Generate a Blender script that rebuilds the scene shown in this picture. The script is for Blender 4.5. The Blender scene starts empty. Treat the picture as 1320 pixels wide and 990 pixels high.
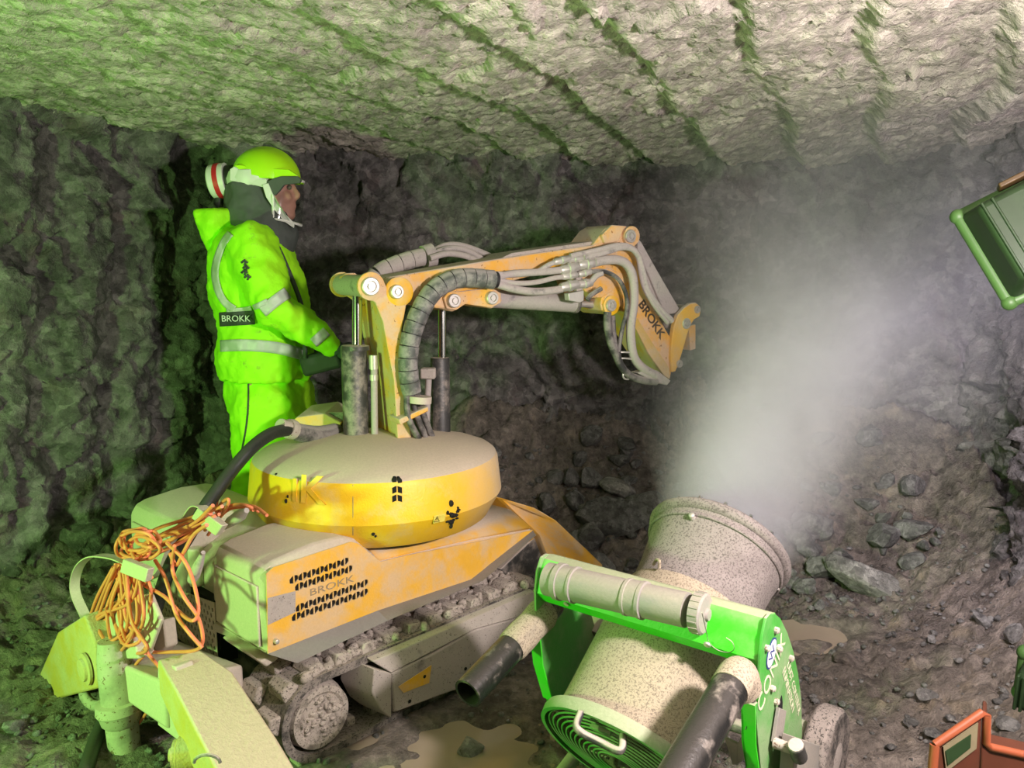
import bpy, bmesh, math, random
import numpy as np
from mathutils import Vector, Matrix

random.seed(7)
SC = bpy.context.scene
COL = SC.collection
PI = math.pi

# ------------------------------------------------------------------ camera
F_PX, CAM_H = 1030.0, 1.45
PITCH = math.atan(150 / 1030.0)
cam_d = bpy.data.cameras.new('camera')
cam_d.sensor_fit = 'HORIZONTAL'
cam_d.sensor_width = 36.0
cam_d.lens = 36.0 * F_PX / 1320.0
cam_d.clip_start = 0.02
cam = bpy.data.objects.new('camera', cam_d)
COL.objects.link(cam)
cam.location = (0, 0, CAM_H)
cam.rotation_euler = (PI / 2 - PITCH, 0, 0)
SC.camera = cam

# ------------------------------------------------------------------ world, exposure
world = bpy.data.worlds.new('world')
SC.world = world
world.use_nodes = True
world.node_tree.nodes['Background'].inputs[0].default_value = (0.55, 0.62, 0.5, 1)
world.node_tree.nodes['Background'].inputs[1].default_value = 0.012
SC.view_settings.view_transform = 'Standard'
SC.view_settings.look = 'None'
SC.view_settings.exposure = 0.0
SC.view_settings.gamma = 1.0
SC.view_settings.use_curve_mapping = False
SC.cycles.use_denoising = True
SC.cycles.volume_bounces = 2
SC.cycles.volume_step_rate = 2.0
SC.cycles.max_bounces = 6

# ------------------------------------------------------------------ lamps
def lamp(name, typ, loc, power, color, size=0.1, aim=None, angle=None, blend=0.5):
    d = bpy.data.lights.new(name, typ)
    d.energy = power
    d.color = color
    d.shadow_soft_size = size
    if typ == 'AREA':
        d.shape = 'SQUARE'; d.size = size
    if typ == 'SPOT':
        d.spot_size = math.radians(angle)
        d.spot_blend = blend
    o = bpy.data.objects.new(name, d)
    COL.objects.link(o)
    o.location = loc
    if aim is not None:
        v = Vector(aim) - Vector(loc)
        o.rotation_euler = v.to_track_quat('-Z', 'Y').to_euler()
    return o

WHITE = (1.0, 0.875, 0.865)
lamp('white_work_light', 'POINT', (0.92, 0.82, 1.52), 188, WHITE, 0.06)
lamp('green_work_light', 'POINT', (-2.0, 0.9, 0.78), 172, (0.43, 1.0, 0.23), 0.07)
lamp('wall_work_light', 'SPOT', (1.235, 1.87, 1.47), 105, (0.98, 0.86, 1.0), 0.05, (2.15, 2.9, 1.0), 118, 0.95)

# ------------------------------------------------------------------ camera rays: a measured point on a known plane
CAM = Vector((0, 0, CAM_H))
FW = Vector((0, math.cos(PITCH), -math.sin(PITCH)))
UPV = Vector((0, math.sin(PITCH), math.cos(PITCH)))
def ray(x, y):
    return FW + Vector((1, 0, 0)) * ((x - 660) / F_PX) - UPV * ((y - 495) / F_PX)
def on_plane(x, y, p, n):
    d = ray(x, y)
    return CAM + d * ((Vector(p) - CAM).dot(n) / d.dot(n))
def on_y(x, y, Y):
    return CAM + ray(x, y) * (Y / ray(x, y).y)
def on_z(x, y, z=0.0):
    d = ray(x, y)
    return CAM + d * ((z - CAM_H) / d.z)

# ------------------------------------------------------------------ material helpers
MATS = {}
class NT:
    def __init__(s, name):
        s.m = bpy.data.materials.new(name)
        s.m.use_nodes = True
        s.t = s.m.node_tree
        s.t.nodes.clear()
        s.out = s.t.nodes.new('ShaderNodeOutputMaterial')
    def n(s, typ, **kw):
        nd = s.t.nodes.new(typ)
        for k, v in kw.items():
            setattr(nd, k, v)
        return nd
    def link(s, a, b):
        s.t.links.new(a, b)
    def val(s, sock, v):
        if isinstance(v, bpy.types.NodeSocket):
            s.link(v, sock)
        else:
            if hasattr(sock.default_value, '__len__') and not isinstance(v, (int, float)) and len(v) == 3 and len(sock.default_value) == 4:
                v = (*v, 1)
            sock.default_value = v
    def math(s, op, a, b=0.0, c=None, clamp=False):
        nd = s.n('ShaderNodeMath', operation=op, use_clamp=clamp)
        s.val(nd.inputs[0], a)
        s.val(nd.inputs[1], b)
        if c is not None:
            s.val(nd.inputs[2], c)
        return nd.outputs[0]
    def vmath(s, op, a, b=(0, 0, 0), out=0):
        nd = s.n('ShaderNodeVectorMath', operation=op)
        s.val(nd.inputs[0], a)
        if op == 'SCALE':
            s.val(nd.inputs['Scale'], b)
        else:
            s.val(nd.inputs[1], b)
        return nd.outputs[out]
    def mix(s, fac, a, b):
        nd = s.n('ShaderNodeMix', data_type='RGBA')
        s.val(nd.inputs[0], fac)
        s.val(nd.inputs[6], a)
        s.val(nd.inputs[7], b)
        return nd.outputs[2]
    def pos(s):
        return s.n('ShaderNodeNewGeometry').outputs['Position']
    def noise(s, scale, detail=4, rough=0.6, vec=None, dist=0.0):
        nd = s.n('ShaderNodeTexNoise')
        nd.inputs['Scale'].default_value = scale
        nd.inputs['Detail'].default_value = detail
        nd.inputs['Roughness'].default_value = rough
        nd.inputs['Distortion'].default_value = dist
        s.link(vec if vec is not None else s.pos(), nd.inputs['Vector'])
        return nd.outputs['Fac']
    def ramp(s, x, lo, hi, a=0.0, b=1.0):
        nd = s.n('ShaderNodeMapRange', interpolation_type='SMOOTHSTEP')
        s.val(nd.inputs[0], x)
        for i, v in enumerate((lo, hi, a, b)):
            s.val(nd.inputs[i + 1], v)
        return nd.outputs[0]
    def bsdf(s, color, rough=0.8, metal=0.0, height=None, bump=0.0, dist=0.01, spec=0.4, **kw):
        b = s.n('ShaderNodeBsdfPrincipled')
        s.val(b.inputs['Base Color'], color)
        s.val(b.inputs['Roughness'], rough)
        s.val(b.inputs['Metallic'], metal)
        s.val(b.inputs['Specular IOR Level'], spec)
        for k, v in kw.items():
            s.val(b.inputs[k], v)
        if height is not None:
            bp = s.n('ShaderNodeBump')
            bp.inputs['Strength'].default_value = bump
            bp.inputs['Distance'].default_value = dist
            s.link(height, bp.inputs['Height'])
            s.link(bp.outputs[0], b.inputs['Normal'])
        s.link(b.outputs[0], s.out.inputs[0])
        return b

DUST = (0.61, 0.53, 0.455)
def coated(name, base, rough=0.6, metal=0.0, dust=DUST, top=0.9, side=0.35, cover=0.5, scale=9.0, speck=0.0,
           speck_col=(0.05, 0.045, 0.04), bump=0.25, fine=140.0, drift=None):
    """paint or steel with settled dust: thick on upward faces, patchy on the sides"""
    t = NT(name)
    nz = t.n('ShaderNodeSeparateXYZ')
    t.link(t.n('ShaderNodeNewGeometry').outputs['Normal'], nz.inputs[0])
    big = t.noise(scale, 5, 0.65)
    up = t.ramp(t.math('ADD', nz.outputs[2], t.math('MULTIPLY', t.math('SUBTRACT', big, 0.5), 0.5)), 0.35, 0.75, 0, top)
    pat = t.ramp(big, 1 - cover - 0.12, 1 - cover + 0.12, 0, side)
    fac = t.math('MAXIMUM', up, pat)
    if drift:                                          # a thicker coat towards one end of the thing
        q = t.vmath('DOT_PRODUCT', t.pos(), drift[0], out=1)
        q = t.math('ADD', q, t.math('MULTIPLY', t.math('SUBTRACT', big, 0.5), 0.35))
        fac = t.math('MAXIMUM', fac, t.ramp(q, drift[1], drift[2], 0, drift[3]))
    fn = t.noise(fine, 3, 0.7)
    dcol = t.mix(fn, tuple(c * 0.8 for c in dust), tuple(min(1, c * 1.18) for c in dust))
    col = t.mix(fac, base, dcol)
    if speck:
        sp = t.ramp(t.noise(fine * 0.5, 2, 0.8), 0.68 - speck * 0.2, 0.72 - speck * 0.2)
        col = t.mix(t.math('MULTIPLY', sp, 0.85), col, speck_col)
    rg = t.math('ADD', rough, t.math('MULTIPLY', fac, 0.9 - rough))
    t.bsdf(col, rg, t.math('MULTIPLY', t.math('SUBTRACT', 1.0, fac), metal) if metal else 0.0, fn, bump, 0.004)
    MATS[name] = t.m
    return t.m

def plain(name, color, rough=0.6, metal=0.0, nscale=60.0, var=0.25, bump=0.1, spec=0.4, **kw):
    t = NT(name)
    n = t.noise(nscale, 4, 0.6)
    col = t.mix(n, tuple(c * (1 - var) for c in color), tuple(min(1, c * (1 + var)) for c in color))
    t.bsdf(col, rough, metal, n, bump, 0.004, spec, **kw)
    MATS[name] = t.m
    return t.m

def rock_mat(name, dark, light, wet=0.0, fscale=1.0, tint=None, chip=0.3):
    t = NT(name)
    p = t.pos()
    a = t.noise(2.2 * fscale, 8, 0.7, p)
    b = t.noise(16 * fscale, 6, 0.75, p)
    c = t.noise(75 * fscale, 3, 0.7, p)
    f = t.math('ADD', t.math('MULTIPLY', a, 0.5), t.math('MULTIPLY', b, 0.5))
    col = t.mix(t.ramp(f, 0.33, 0.68), dark, light)
    if tint:
        col = t.mix(t.ramp(t.noise(4.5 * fscale, 4, 0.6, p), 0.55, 0.7, 0, 0.6), col, tint)
    v = t.n('ShaderNodeTexVoronoi', feature='F1')
    v.inputs['Scale'].default_value = 42 * fscale
    t.link(p, v.inputs['Vector'])
    glint = t.ramp(v.outputs['Distance'], 0.10, 0.06)
    glint = t.math('MULTIPLY', glint, t.ramp(b, 0.6, 0.66))
    col = t.mix(t.math('MULTIPLY', glint, 0.6), col, tuple(min(1, c_ * 2.0) for c_ in light))
    for sc, am in ((11, chip), (27, chip)):
        vc = t.n('ShaderNodeTexVoronoi', feature='F1')
        vc.inputs['Scale'].default_value = sc * fscale
        vc.inputs['Randomness'].default_value = 1.0
        wp = t.n('ShaderNodeVectorMath', operation='MULTIPLY_ADD')
        nz_ = t.n('ShaderNodeTexNoise'); nz_.inputs['Scale'].default_value = sc * 0.9 * fscale; nz_.inputs['Detail'].default_value = 3
        t.link(p, nz_.inputs['Vector'])
        t.link(nz_.outputs['Color'], wp.inputs[0]); wp.inputs[1].default_value = (0.9 / sc,) * 3; t.link(p, wp.inputs[2])
        t.link(wp.outputs[0], vc.inputs['Vector'])
        sx = t.n('ShaderNodeSeparateXYZ'); t.link(vc.outputs['Color'], sx.inputs[0])
        k = t.math('ADD', 1.0 - am, t.math('MULTIPLY', sx.outputs[0], 2 * am))
        mm = t.n('ShaderNodeMix', data_type='RGBA', blend_type='MULTIPLY'); mm.inputs[0].default_value = 1.0
        t.val(mm.inputs[6], col)
        cb = t.n('ShaderNodeCombineXYZ'); [t.val(cb.inputs[i_], k) for i_ in range(3)]
        t.link(cb.outputs[0], mm.inputs[7]); col = mm.outputs[2]
    h = t.math('ADD', t.math('MULTIPLY', b, 1.0), t.math('MULTIPLY', c, 0.35))
    t.bsdf(col, t.ramp(b, 0.3, 0.7, 0.92 - wet, 0.75 - wet * 0.6), 0.0, h, 0.8, 0.03, 0.35)
    MATS[name] = t.m
    return t.m

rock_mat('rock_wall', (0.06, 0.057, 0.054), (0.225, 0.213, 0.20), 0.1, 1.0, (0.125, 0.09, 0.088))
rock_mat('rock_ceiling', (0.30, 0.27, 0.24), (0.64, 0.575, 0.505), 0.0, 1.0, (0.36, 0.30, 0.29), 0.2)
rock_mat('rock_floor', (0.085, 0.073, 0.064), (0.31, 0.265, 0.225), 0.15, 1.6, (0.34, 0.28, 0.20), 0.18)
rock_mat('rock_rubble', (0.10, 0.098, 0.094), (0.29, 0.285, 0.27), 0.1, 2.0)
rock_mat('rock_pale', (0.2, 0.195, 0.185), (0.46, 0.44, 0.41), 0.1, 2.0)

ORANGE = (0.90, 0.50, 0.055)
coated('yellow_paint', ORANGE, 0.45, side=0.55, cover=0.50, scale=6)
coated('yellow_clean', (0.86, 0.48, 0.02), 0.4, side=0.45, cover=0.42, scale=6, top=0.92)
coated('turret_paint', (0.92, 0.54, 0.02), 0.4, side=0.40, cover=0.40, scale=6, top=0.92, drift=((0.75, 0.6, 0.35), 1.55, 2.0, 0.8))
coated('yellow_boom', (0.80, 0.42, 0.05), 0.5, side=0.6, cover=0.52, scale=9, top=0.95, dust=(0.60, 0.51, 0.45), speck=0.12, speck_col=(0.30, 0.12, 0.025), fine=110)
coated('dusty_panel', (0.40, 0.36, 0.27), 0.7, side=0.85, cover=0.75, scale=5, top=0.95)
coated('dusty_outrigger', (0.62, 0.42, 0.10), 0.6, side=0.6, cover=0.5, scale=6, dust=(0.58, 0.50, 0.37), fine=90, bump=0.9)
coated('scraped_steel', (0.15, 0.145, 0.14), 0.5, 0.2, side=0.5, cover=0.42, scale=20, top=0.5, dust=(0.33, 0.30, 0.28))
coated('hose_wrap', (0.10, 0.105, 0.10), 0.45, side=0.65, cover=0.5, scale=24, top=0.9, dust=(0.40, 0.375, 0.355))
coated('dusty_steel', (0.16, 0.15, 0.145), 0.5, 0.3, side=0.85, cover=0.68, scale=11, speck=0.25, dust=(0.52, 0.46, 0.41), fine=260, speck_col=(0.10, 0.09, 0.08))
coated('dark_steel', (0.07, 0.07, 0.068), 0.45, 0.4, side=0.5, cover=0.45, scale=14, top=0.8)
coated('mud_rubber', (0.055, 0.052, 0.048), 0.8, side=0.75, cover=0.52, scale=18, top=0.9, dust=(0.38, 0.33, 0.29), speck=0.6, bump=0.6, fine=260)
coated('mud_caked', (0.22, 0.19, 0.16), 0.9, side=0.9, cover=0.6, scale=22, top=0.95, dust=(0.55, 0.48, 0.42), speck=0.55, bump=0.9, fine=260, speck_col=(0.12, 0.105, 0.09))
coated('hose_rubber', (0.045, 0.045, 0.045), 0.5, side=0.6, cover=0.5, scale=16, top=0.85, dust=(0.40, 0.37, 0.34))
coated('hose_dusty', (0.14, 0.135, 0.13), 0.6, side=0.8, cover=0.65, scale=20, top=0.95, dust=(0.52, 0.465, 0.44))
coated('black_pipe', (0.012, 0.012, 0.012), 0.28, side=0.55, cover=0.34, scale=13, top=0.05, bump=0.3)
coated('cable_black', (0.02, 0.024, 0.02), 0.4, side=0.35, cover=0.35, scale=14, top=0.15, dust=(0.2, 0.2, 0.17))
coated('green_paint', (0.05, 0.62, 0.02), 0.4, side=0.25, cover=0.38, scale=7, top=0.85, dust=(0.40, 0.34, 0.27))
coated('green_panel', (0.06, 0.33, 0.045), 0.45, side=0.5, cover=0.5, scale=4, top=0.85, dust=(0.42, 0.40, 0.30))
coated('drum_coat', (0.36, 0.31, 0.25), 0.85, side=0.9, cover=0.6, scale=10, top=0.85, dust=(0.54, 0.45, 0.33), speck=0.7, bump=1.0, fine=420, speck_col=(0.24, 0.195, 0.15))
coated('bell_coat', (0.27, 0.235, 0.22), 0.85, side=0.8, cover=0.5, scale=16, top=0.75, dust=(0.36, 0.315, 0.295), speck=0.7, bump=1.0, fine=420, speck_col=(0.13, 0.115, 0.105))
coated('pipe_grey', (0.25, 0.24, 0.22), 0.5, side=0.7, cover=0.55, scale=10, top=0.92, dust=(0.33, 0.295, 0.25))
coated('post_steel', (0.33, 0.30, 0.25), 0.7, side=0.8, cover=0.55, scale=11, dust=(0.52, 0.47, 0.39), speck=0.35, speck_col=(0.16, 0.09, 0.05))
plain('chrome', (0.72, 0.72, 0.70), 0.16, 1.0, var=0.08, bump=0.0)
plain('pin_steel', (0.62, 0.59, 0.55), 0.45, 0.6, var=0.15)
plain('black', (0.008, 0.008, 0.008), 0.9, bump=0.0)
plain('black_plastic', (0.025, 0.025, 0.026), 0.5)
plain('orange_cable', (0.95, 0.27, 0.13), 0.5, nscale=25, var=0.2)
plain('orange_rim', (0.20, 0.05, 0.02), 0.45, nscale=20, var=0.2)
plain('orange_case', (0.06, 0.018, 0.009), 0.45, nscale=20, var=0.25)
def hivis_mat():
    t = NT('hivis')
    n = t.noise(5, 4, 0.6)
    col = t.mix(n, (0.34, 0.84, 0.006), (0.42, 0.98, 0.012))
    dirt = t.ramp(t.noise(7, 6, 0.75), 0.60, 0.72, 0, 0.75)
    col = t.mix(dirt, col, (0.20, 0.24, 0.06))
    t.bsdf(col, 0.75, 0.0, t.noise(28, 4, 0.6), 0.35, 0.01)
    MATS['hivis'] = t.m
hivis_mat()
plain('hivis_dirty', (0.30, 0.42, 0.05), 0.8, nscale=12, var=0.4, bump=0.3)
plain('hivis_helmet', (0.50, 0.93, 0.012), 0.32, nscale=5, var=0.05, bump=0.0, spec=0.6)
plain('reflective', (0.52, 0.55, 0.52), 0.4, nscale=40, var=0.1)
plain('hood_cloth', (0.085, 0.095, 0.09), 0.75, nscale=9, var=0.35, bump=0.4)
plain('belt_dark', (0.05, 0.06, 0.055), 0.7, nscale=30, var=0.3)
plain('white_plastic', (0.74, 0.74, 0.70), 0.4, nscale=10, var=0.08, bump=0.02)
plain('red_stripe', (0.55, 0.02, 0.03), 0.5, var=0.1)
plain('skin', (0.62, 0.30, 0.24), 0.6, nscale=25, var=0.12)
plain('glove', (0.06, 0.10, 0.075), 0.8, nscale=40, var=0.4, bump=0.4)
plain('boot', (0.05, 0.045, 0.04), 0.7, nscale=40, var=0.4)
plain('letter_dark', (0.07, 0.045, 0.025), 0.6)
plain('letter_faded', (0.36, 0.28, 0.17), 0.8, nscale=90, var=0.5)
plain('letter_pale', (0.60, 0.60, 0.42), 0.7)
plain('sticker_yellow', (0.80, 0.66, 0.12), 0.5)
plain('sticker_blue', (0.03, 0.05, 0.20), 0.4)
plain('lamp_green', (0.010, 0.026, 0.007), 0.5, nscale=30, var=0.3)
plain('bumper_green', (0.04, 0.095, 0.022), 0.5, nscale=30, var=0.2)
plain('brown_plastic', (0.05, 0.028, 0.008), 0.5)
plain('soot', (0.015, 0.012, 0.01), 0.9, var=0.5)
plain('trunk_paper', (0.13, 0.11, 0.06), 0.7, nscale=30, var=0.3)
plain('eye_white', (0.16, 0.13, 0.11), 0.3)
def water_mat():
    t = NT('muddy_water')
    n = t.noise(3.0, 4, 0.6)
    col = t.mix(n, (0.30, 0.24, 0.175), (0.46, 0.38, 0.285))
    t.bsdf(col, 0.12, 0.0, t.noise(9, 2, 0.5), 0.05, 0.01, 0.5)
    MATS['muddy_water'] = t.m
water_mat()
def visor_mat():
    t = NT('visor_clear')
    g = t.n('ShaderNodeBsdfGlossy'); g.inputs['Roughness'].default_value = 0.1
    g.inputs['Color'].default_value = (0.8, 0.8, 0.8, 1)
    tr = t.n('ShaderNodeBsdfTransparent'); tr.inputs[0].default_value = (0.82, 0.84, 0.82, 1)
    m = t.n('ShaderNodeMixShader'); m.inputs[0].default_value = 0.025
    t.link(tr.outputs[0], m.inputs[1]); t.link(g.outputs[0], m.inputs[2]); t.link(m.outputs[0], t.out.inputs[0])
    MATS['visor_clear'] = t.m
visor_mat()
def emit_mat(name, col, k):
    t = NT(name)
    e = t.n('ShaderNodeEmission'); e.inputs[0].default_value = (*col, 1); e.inputs[1].default_value = k
    t.link(e.outputs[0], t.out.inputs[0])
    MATS[name] = t.m
emit_mat('led_face', (0.95, 0.9, 1.0), 4.0)

# ------------------------------------------------------------------ object helpers
def tag(o, label=None, cat=None, group=None, kind=None):
    if label: o['label'] = label
    if cat: o['category'] = cat
    if group: o['group'] = group
    if kind: o['kind'] = kind
    return o
def thing(name, label, cat, loc=(0, 0, 0), rz=0.0, group=None):
    o = bpy.data.objects.new(name, None)
    o.empty_display_size = 0.1
    COL.objects.link(o)
    o.location = loc
    o.rotation_euler = (0, 0, rz)
    WORLD[o.name] = Matrix.Translation(loc) @ Matrix.Rotation(rz, 4, 'Z')
    return tag(o, label, cat, group)
WORLD = {}
def place(me, name, mat, parent=None, smooth=None, origin=None):
    """me holds world coordinates; link it under its parent"""
    o = bpy.data.objects.new(name, me)
    if mat is not None and not me.materials:
        me.materials.append(MATS[mat] if isinstance(mat, str) else mat)
    if parent is not None:
        Wp = WORLD[parent.name]
        me.transform(Wp.inverted())
        o.parent = parent
        WORLD_add = Wp
    else:
        WORLD_add = Matrix.Identity(4)
        if origin is not None:
            me.transform(Matrix.Translation(-Vector(origin)))
            o.location = origin
            WORLD_add = Matrix.Translation(origin)
    COL.objects.link(o)
    WORLD[o.name] = WORLD_add
    if smooth is not None:
        for p in me.polygons:
            p.use_smooth = True
        if smooth < 179:
            me.set_sharp_from_angle(angle=math.radians(smooth))
    return o

class MB:
    """collects simple solids in world coordinates into one mesh"""
    def __init__(s):
        s.v, s.f = [], []
    def add(s, vs, fs):
        k = len(s.v)
        s.v += [tuple(x) for x in vs]
        s.f += [tuple(i + k for i in f) for f in fs]
        return s
    def box(s, c, size, ax=None):
        c = Vector(c)
        X, Y, Z = ax if ax else (Vector((1, 0, 0)), Vector((0, 1, 0)), Vector((0, 0, 1)))
        X, Y, Z = X * size[0] / 2, Y * size[1] / 2, Z * size[2] / 2
        vs = [c + X * i + Y * j + Z * k for k in (-1, 1) for j in (-1, 1) for i in (-1, 1)]
        return s.add(vs, [(0, 2, 3, 1), (4, 5, 7, 6), (0, 1, 5, 4), (2, 6, 7, 3), (0, 4, 6, 2), (1, 3, 7, 5)])
    def prism(s, pts, d):
        """pts: 3-D polygon; d: extrusion vector"""
        n = len(pts)
        d = Vector(d)
        vs = [Vector(p) for p in pts] + [Vector(p) + d for p in pts]
        fs = [tuple(range(n - 1, -1, -1)), tuple(range(n, 2 * n))]
        fs += [(i, (i + 1) % n, (i + 1) % n + n, i + n) for i in range(n)]
        return s.add(vs, fs)
    def hull2(s, a, b):
        """two same-length polygons joined by sides"""
        n = len(a)
        fs = [tuple(range(n - 1, -1, -1)), tuple(range(n, 2 * n))]
        fs += [(i, (i + 1) % n, (i + 1) % n + n, i + n) for i in range(n)]
        return s.add(list(a) + list(b), fs)
    def lathe(s, p0, ax, prof, seg=24, cap=True):
        """prof: (distance along axis, radius)"""
        p0 = Vector(p0); a = Vector(ax).normalized()
        x = a.orthogonal().normalized(); y = a.cross(x)
        vs, fs = [], []
        for d, r in prof:
            for i in range(seg):
                t = 2 * PI * i / seg
                vs.append(p0 + a * d + (x * math.cos(t) + y * math.sin(t)) * r)
        for j in range(len(prof) - 1):
            for i in range(seg):
                i2 = (i + 1) % seg
                fs.append((j * seg + i, j * seg + i2, (j + 1) * seg + i2, (j + 1) * seg + i))
        if cap:
            fs.append(tuple(range(seg - 1, -1, -1)))
            k = (len(prof) - 1) * seg
            fs.append(tuple(range(k, k + seg)))
        return s.add(vs, fs)
    def cyl(s, p0, p1, r0, r1=None, seg=20):
        p0, p1 = Vector(p0), Vector(p1)
        return s.lathe(p0, p1 - p0, [(0, r0), ((p1 - p0).length, r0 if r1 is None else r1)], seg)
    def tube(s, pts, r, seg=8, cap=True):
        pts = [Vector(p) for p in pts]
        n = len(pts)
        rad = r if hasattr(r, '__len__') else [r] * n
        vs, fs = [], []
        prev = None
        for i, p in enumerate(pts):
            t = (pts[min(i + 1, n - 1)] - pts[max(i - 1, 0)])
            if t.length < 1e-9: t = Vector((0, 0, 1))
            t.normalize()
            if prev is None:
                x = t.orthogonal().normalized()
            else:
                x = prev - t * prev.dot(t)
                x = x.normalized() if x.length > 1e-6 else t.orthogonal().normalized()
            prev = x
            y = t.cross(x)
            for k in range(seg):
                a = 2 * PI * k / seg
                vs.append(p + (x * math.cos(a) + y * math.sin(a)) * rad[i])
        for j in range(n - 1):
            for k in range(seg):
                k2 = (k + 1) % seg
                fs.append((j * seg + k, j * seg + k2, (j + 1) * seg + k2, (j + 1) * seg + k))
        if cap:
            fs.append(tuple(range(seg - 1, -1, -1)))
            fs.append(tuple(range((n - 1) * seg, n * seg)))
        return s.add(vs, fs)
    def loft(s, rings, seg=20):
        """rings: (centre, half-axis vector a, half-axis vector b)"""
        vs, fs = [], []
        for c, a, b in rings:
            c, a, b = Vector(c), Vector(a), Vector(b)
            for k in range(seg):
                t = 2 * PI * k / seg
                vs.append(c + a * math.cos(t) + b * math.sin(t))
        for j in range(len(rings) - 1):
            for k in range(seg):
                k2 = (k + 1) % seg
                fs.append((j * seg + k, j * seg + k2, (j + 1) * seg + k2, (j + 1) * seg + k))
        n = len(rings)
        fs.append(tuple(range(seg - 1, -1, -1)))
        fs.append(tuple(range((n - 1) * seg, n * seg)))
        return s.add(vs, fs)
    def ball(s, c, r, seg=16, rings=10, ax=None):
        """ellipsoid; r: scalar or three half axes along ax"""
        c = Vector(c)
        r = (r, r, r) if not hasattr(r, '__len__') else r
        X, Y, Z = ax if ax else (Vector((1, 0, 0)), Vector((0, 1, 0)), Vector((0, 0, 1)))
        vs = [c - Z * r[2]]
        for j in range(1, rings):
            ph = -PI / 2 + PI * j / rings
            for k in range(seg):
                t = 2 * PI * k / seg
                vs.append(c + X * r[0] * math.cos(ph) * math.cos(t) + Y * r[1] * math.cos(ph) * math.sin(t) + Z * r[2] * math.sin(ph))
        vs.append(c + Z * r[2])
        fs = [(0, 1 + (k + 1) % seg, 1 + k) for k in range(seg)]
        for j in range(rings - 2):
            for k in range(seg):
                a, b = 1 + j * seg + k, 1 + j * seg + (k + 1) % seg
                fs.append((a, b, b + seg, a + seg))
        top = len(vs) - 1
        base = 1 + (rings - 2) * seg
        fs += [(base + k, base + (k + 1) % seg, top) for k in range(seg)]
        return s.add(vs, fs)
    def mesh(s, name):
        me = bpy.data.meshes.new(name)
        me.from_pydata(s.v, [], s.f)
        bm = bmesh.new(); bm.from_mesh(me)
        bmesh.ops.recalc_face_normals(bm, faces=bm.faces)
        bm.to_mesh(me); bm.free()
        return me
    def build(s, name, mat, parent=None, bevel=0.0, smooth=40, segs=2, origin=None):
        me = s.mesh(name)
        o = place(me, name, mat, parent, smooth, origin)
        if bevel:
            m = o.modifiers.new('bevel', 'BEVEL')
            m.width = bevel; m.segments = segs; m.limit_method = 'ANGLE'; m.angle_limit = math.radians(35)
            m.harden_normals = False
        return o

def spline(pts, n=8):
    """Catmull-Rom through the points"""
    P = [Vector(p) for p in pts]
    P = [P[0] * 2 - P[1]] + P + [P[-1] * 2 - P[-2]]
    out = []
    for i in range(1, len(P) - 2):
        p0, p1, p2, p3 = P[i - 1:i + 3]
        for k in range(n):
            t = k / n
            out.append(0.5 * ((2 * p1) + (p2 - p0) * t + (2 * p0 - 5 * p1 + 4 * p2 - p3) * t * t + (3 * p1 - p0 - 3 * p2 + p3) * t ** 3))
    out.append(P[-2])
    return out

def baked(o_mesh, mods):
    """run modifiers on a mesh and give the resulting mesh back"""
    tmp = bpy.data.objects.new('tmp', o_mesh)
    COL.objects.link(tmp)
    for typ, kw in mods:
        m = tmp.modifiers.new(typ, typ)
        for k, v in kw.items():
            setattr(m, k, v)
    dg = bpy.context.evaluated_depsgraph_get()
    dg.update()
    me = bpy.data.meshes.new_from_object(tmp.evaluated_get(dg))
    bpy.data.objects.remove(tmp)
    return me

def text_on(body, name, mat, parent, p, xdir, ydir, size, thick=0.002, align='CENTER', shear=0.0, bold=0.0, squash=1.0):
    c = bpy.data.curves.new(name, 'FONT')
    c.body = body
    c.size = size
    c.extrude = thick
    c.align_x = align
    c.align_y = 'CENTER'
    c.shear = shear
    c.offset = bold
    c.resolution_u = 3
    tmp = bpy.data.objects.new('tmp', c)
    COL.objects.link(tmp)
    dg = bpy.context.evaluated_depsgraph_get(); dg.update()
    me = bpy.data.meshes.new_from_object(tmp.evaluated_get(dg))
    bpy.data.objects.remove(tmp)
    X = Vector(xdir).normalized(); Y = Vector(ydir); Y = (Y - X * Y.dot(X)).normalized(); Z = X.cross(Y)
    M = Matrix((X * squash, Y, Z)).transposed().to_4x4(); M.translation = Vector(p)
    me.transform(M)
    me.materials.clear()
    return place(me, name, mat, parent)

def holed_panel(outer, holes, x, y, o, thick, name, mat, parent):
    """flat plate with real openings; outer and holes are 2-D loops in the frame (o, x, y)"""
    bm = bmesh.new()
    def P(q): return Vector(o) + Vector(x) * q[0] + Vector(y) * q[1]
    edges = []
    for lp in [outer] + holes:
        vs = [bm.verts.new(P(q)) for q in lp]
        edges += [bm.edges.new((vs[i], vs[(i + 1) % len(vs)])) for i in range(len(vs))]
    bmesh.ops.triangle_fill(bm, use_beauty=True, use_dissolve=False, edges=edges)
    nrm = Vector(x).cross(Vector(y)).normalized()
    if thick:
        r = bmesh.ops.extrude_face_region(bm, geom=list(bm.faces))
        bmesh.ops.translate(bm, vec=-nrm * thick, verts=[v for v in r['geom'] if isinstance(v, bmesh.types.BMVert)])
    bmesh.ops.recalc_face_normals(bm, faces=bm.faces)
    me = bpy.data.meshes.new(name)
    bm.to_mesh(me); bm.free()
    return place(me, name, mat, parent)

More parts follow.
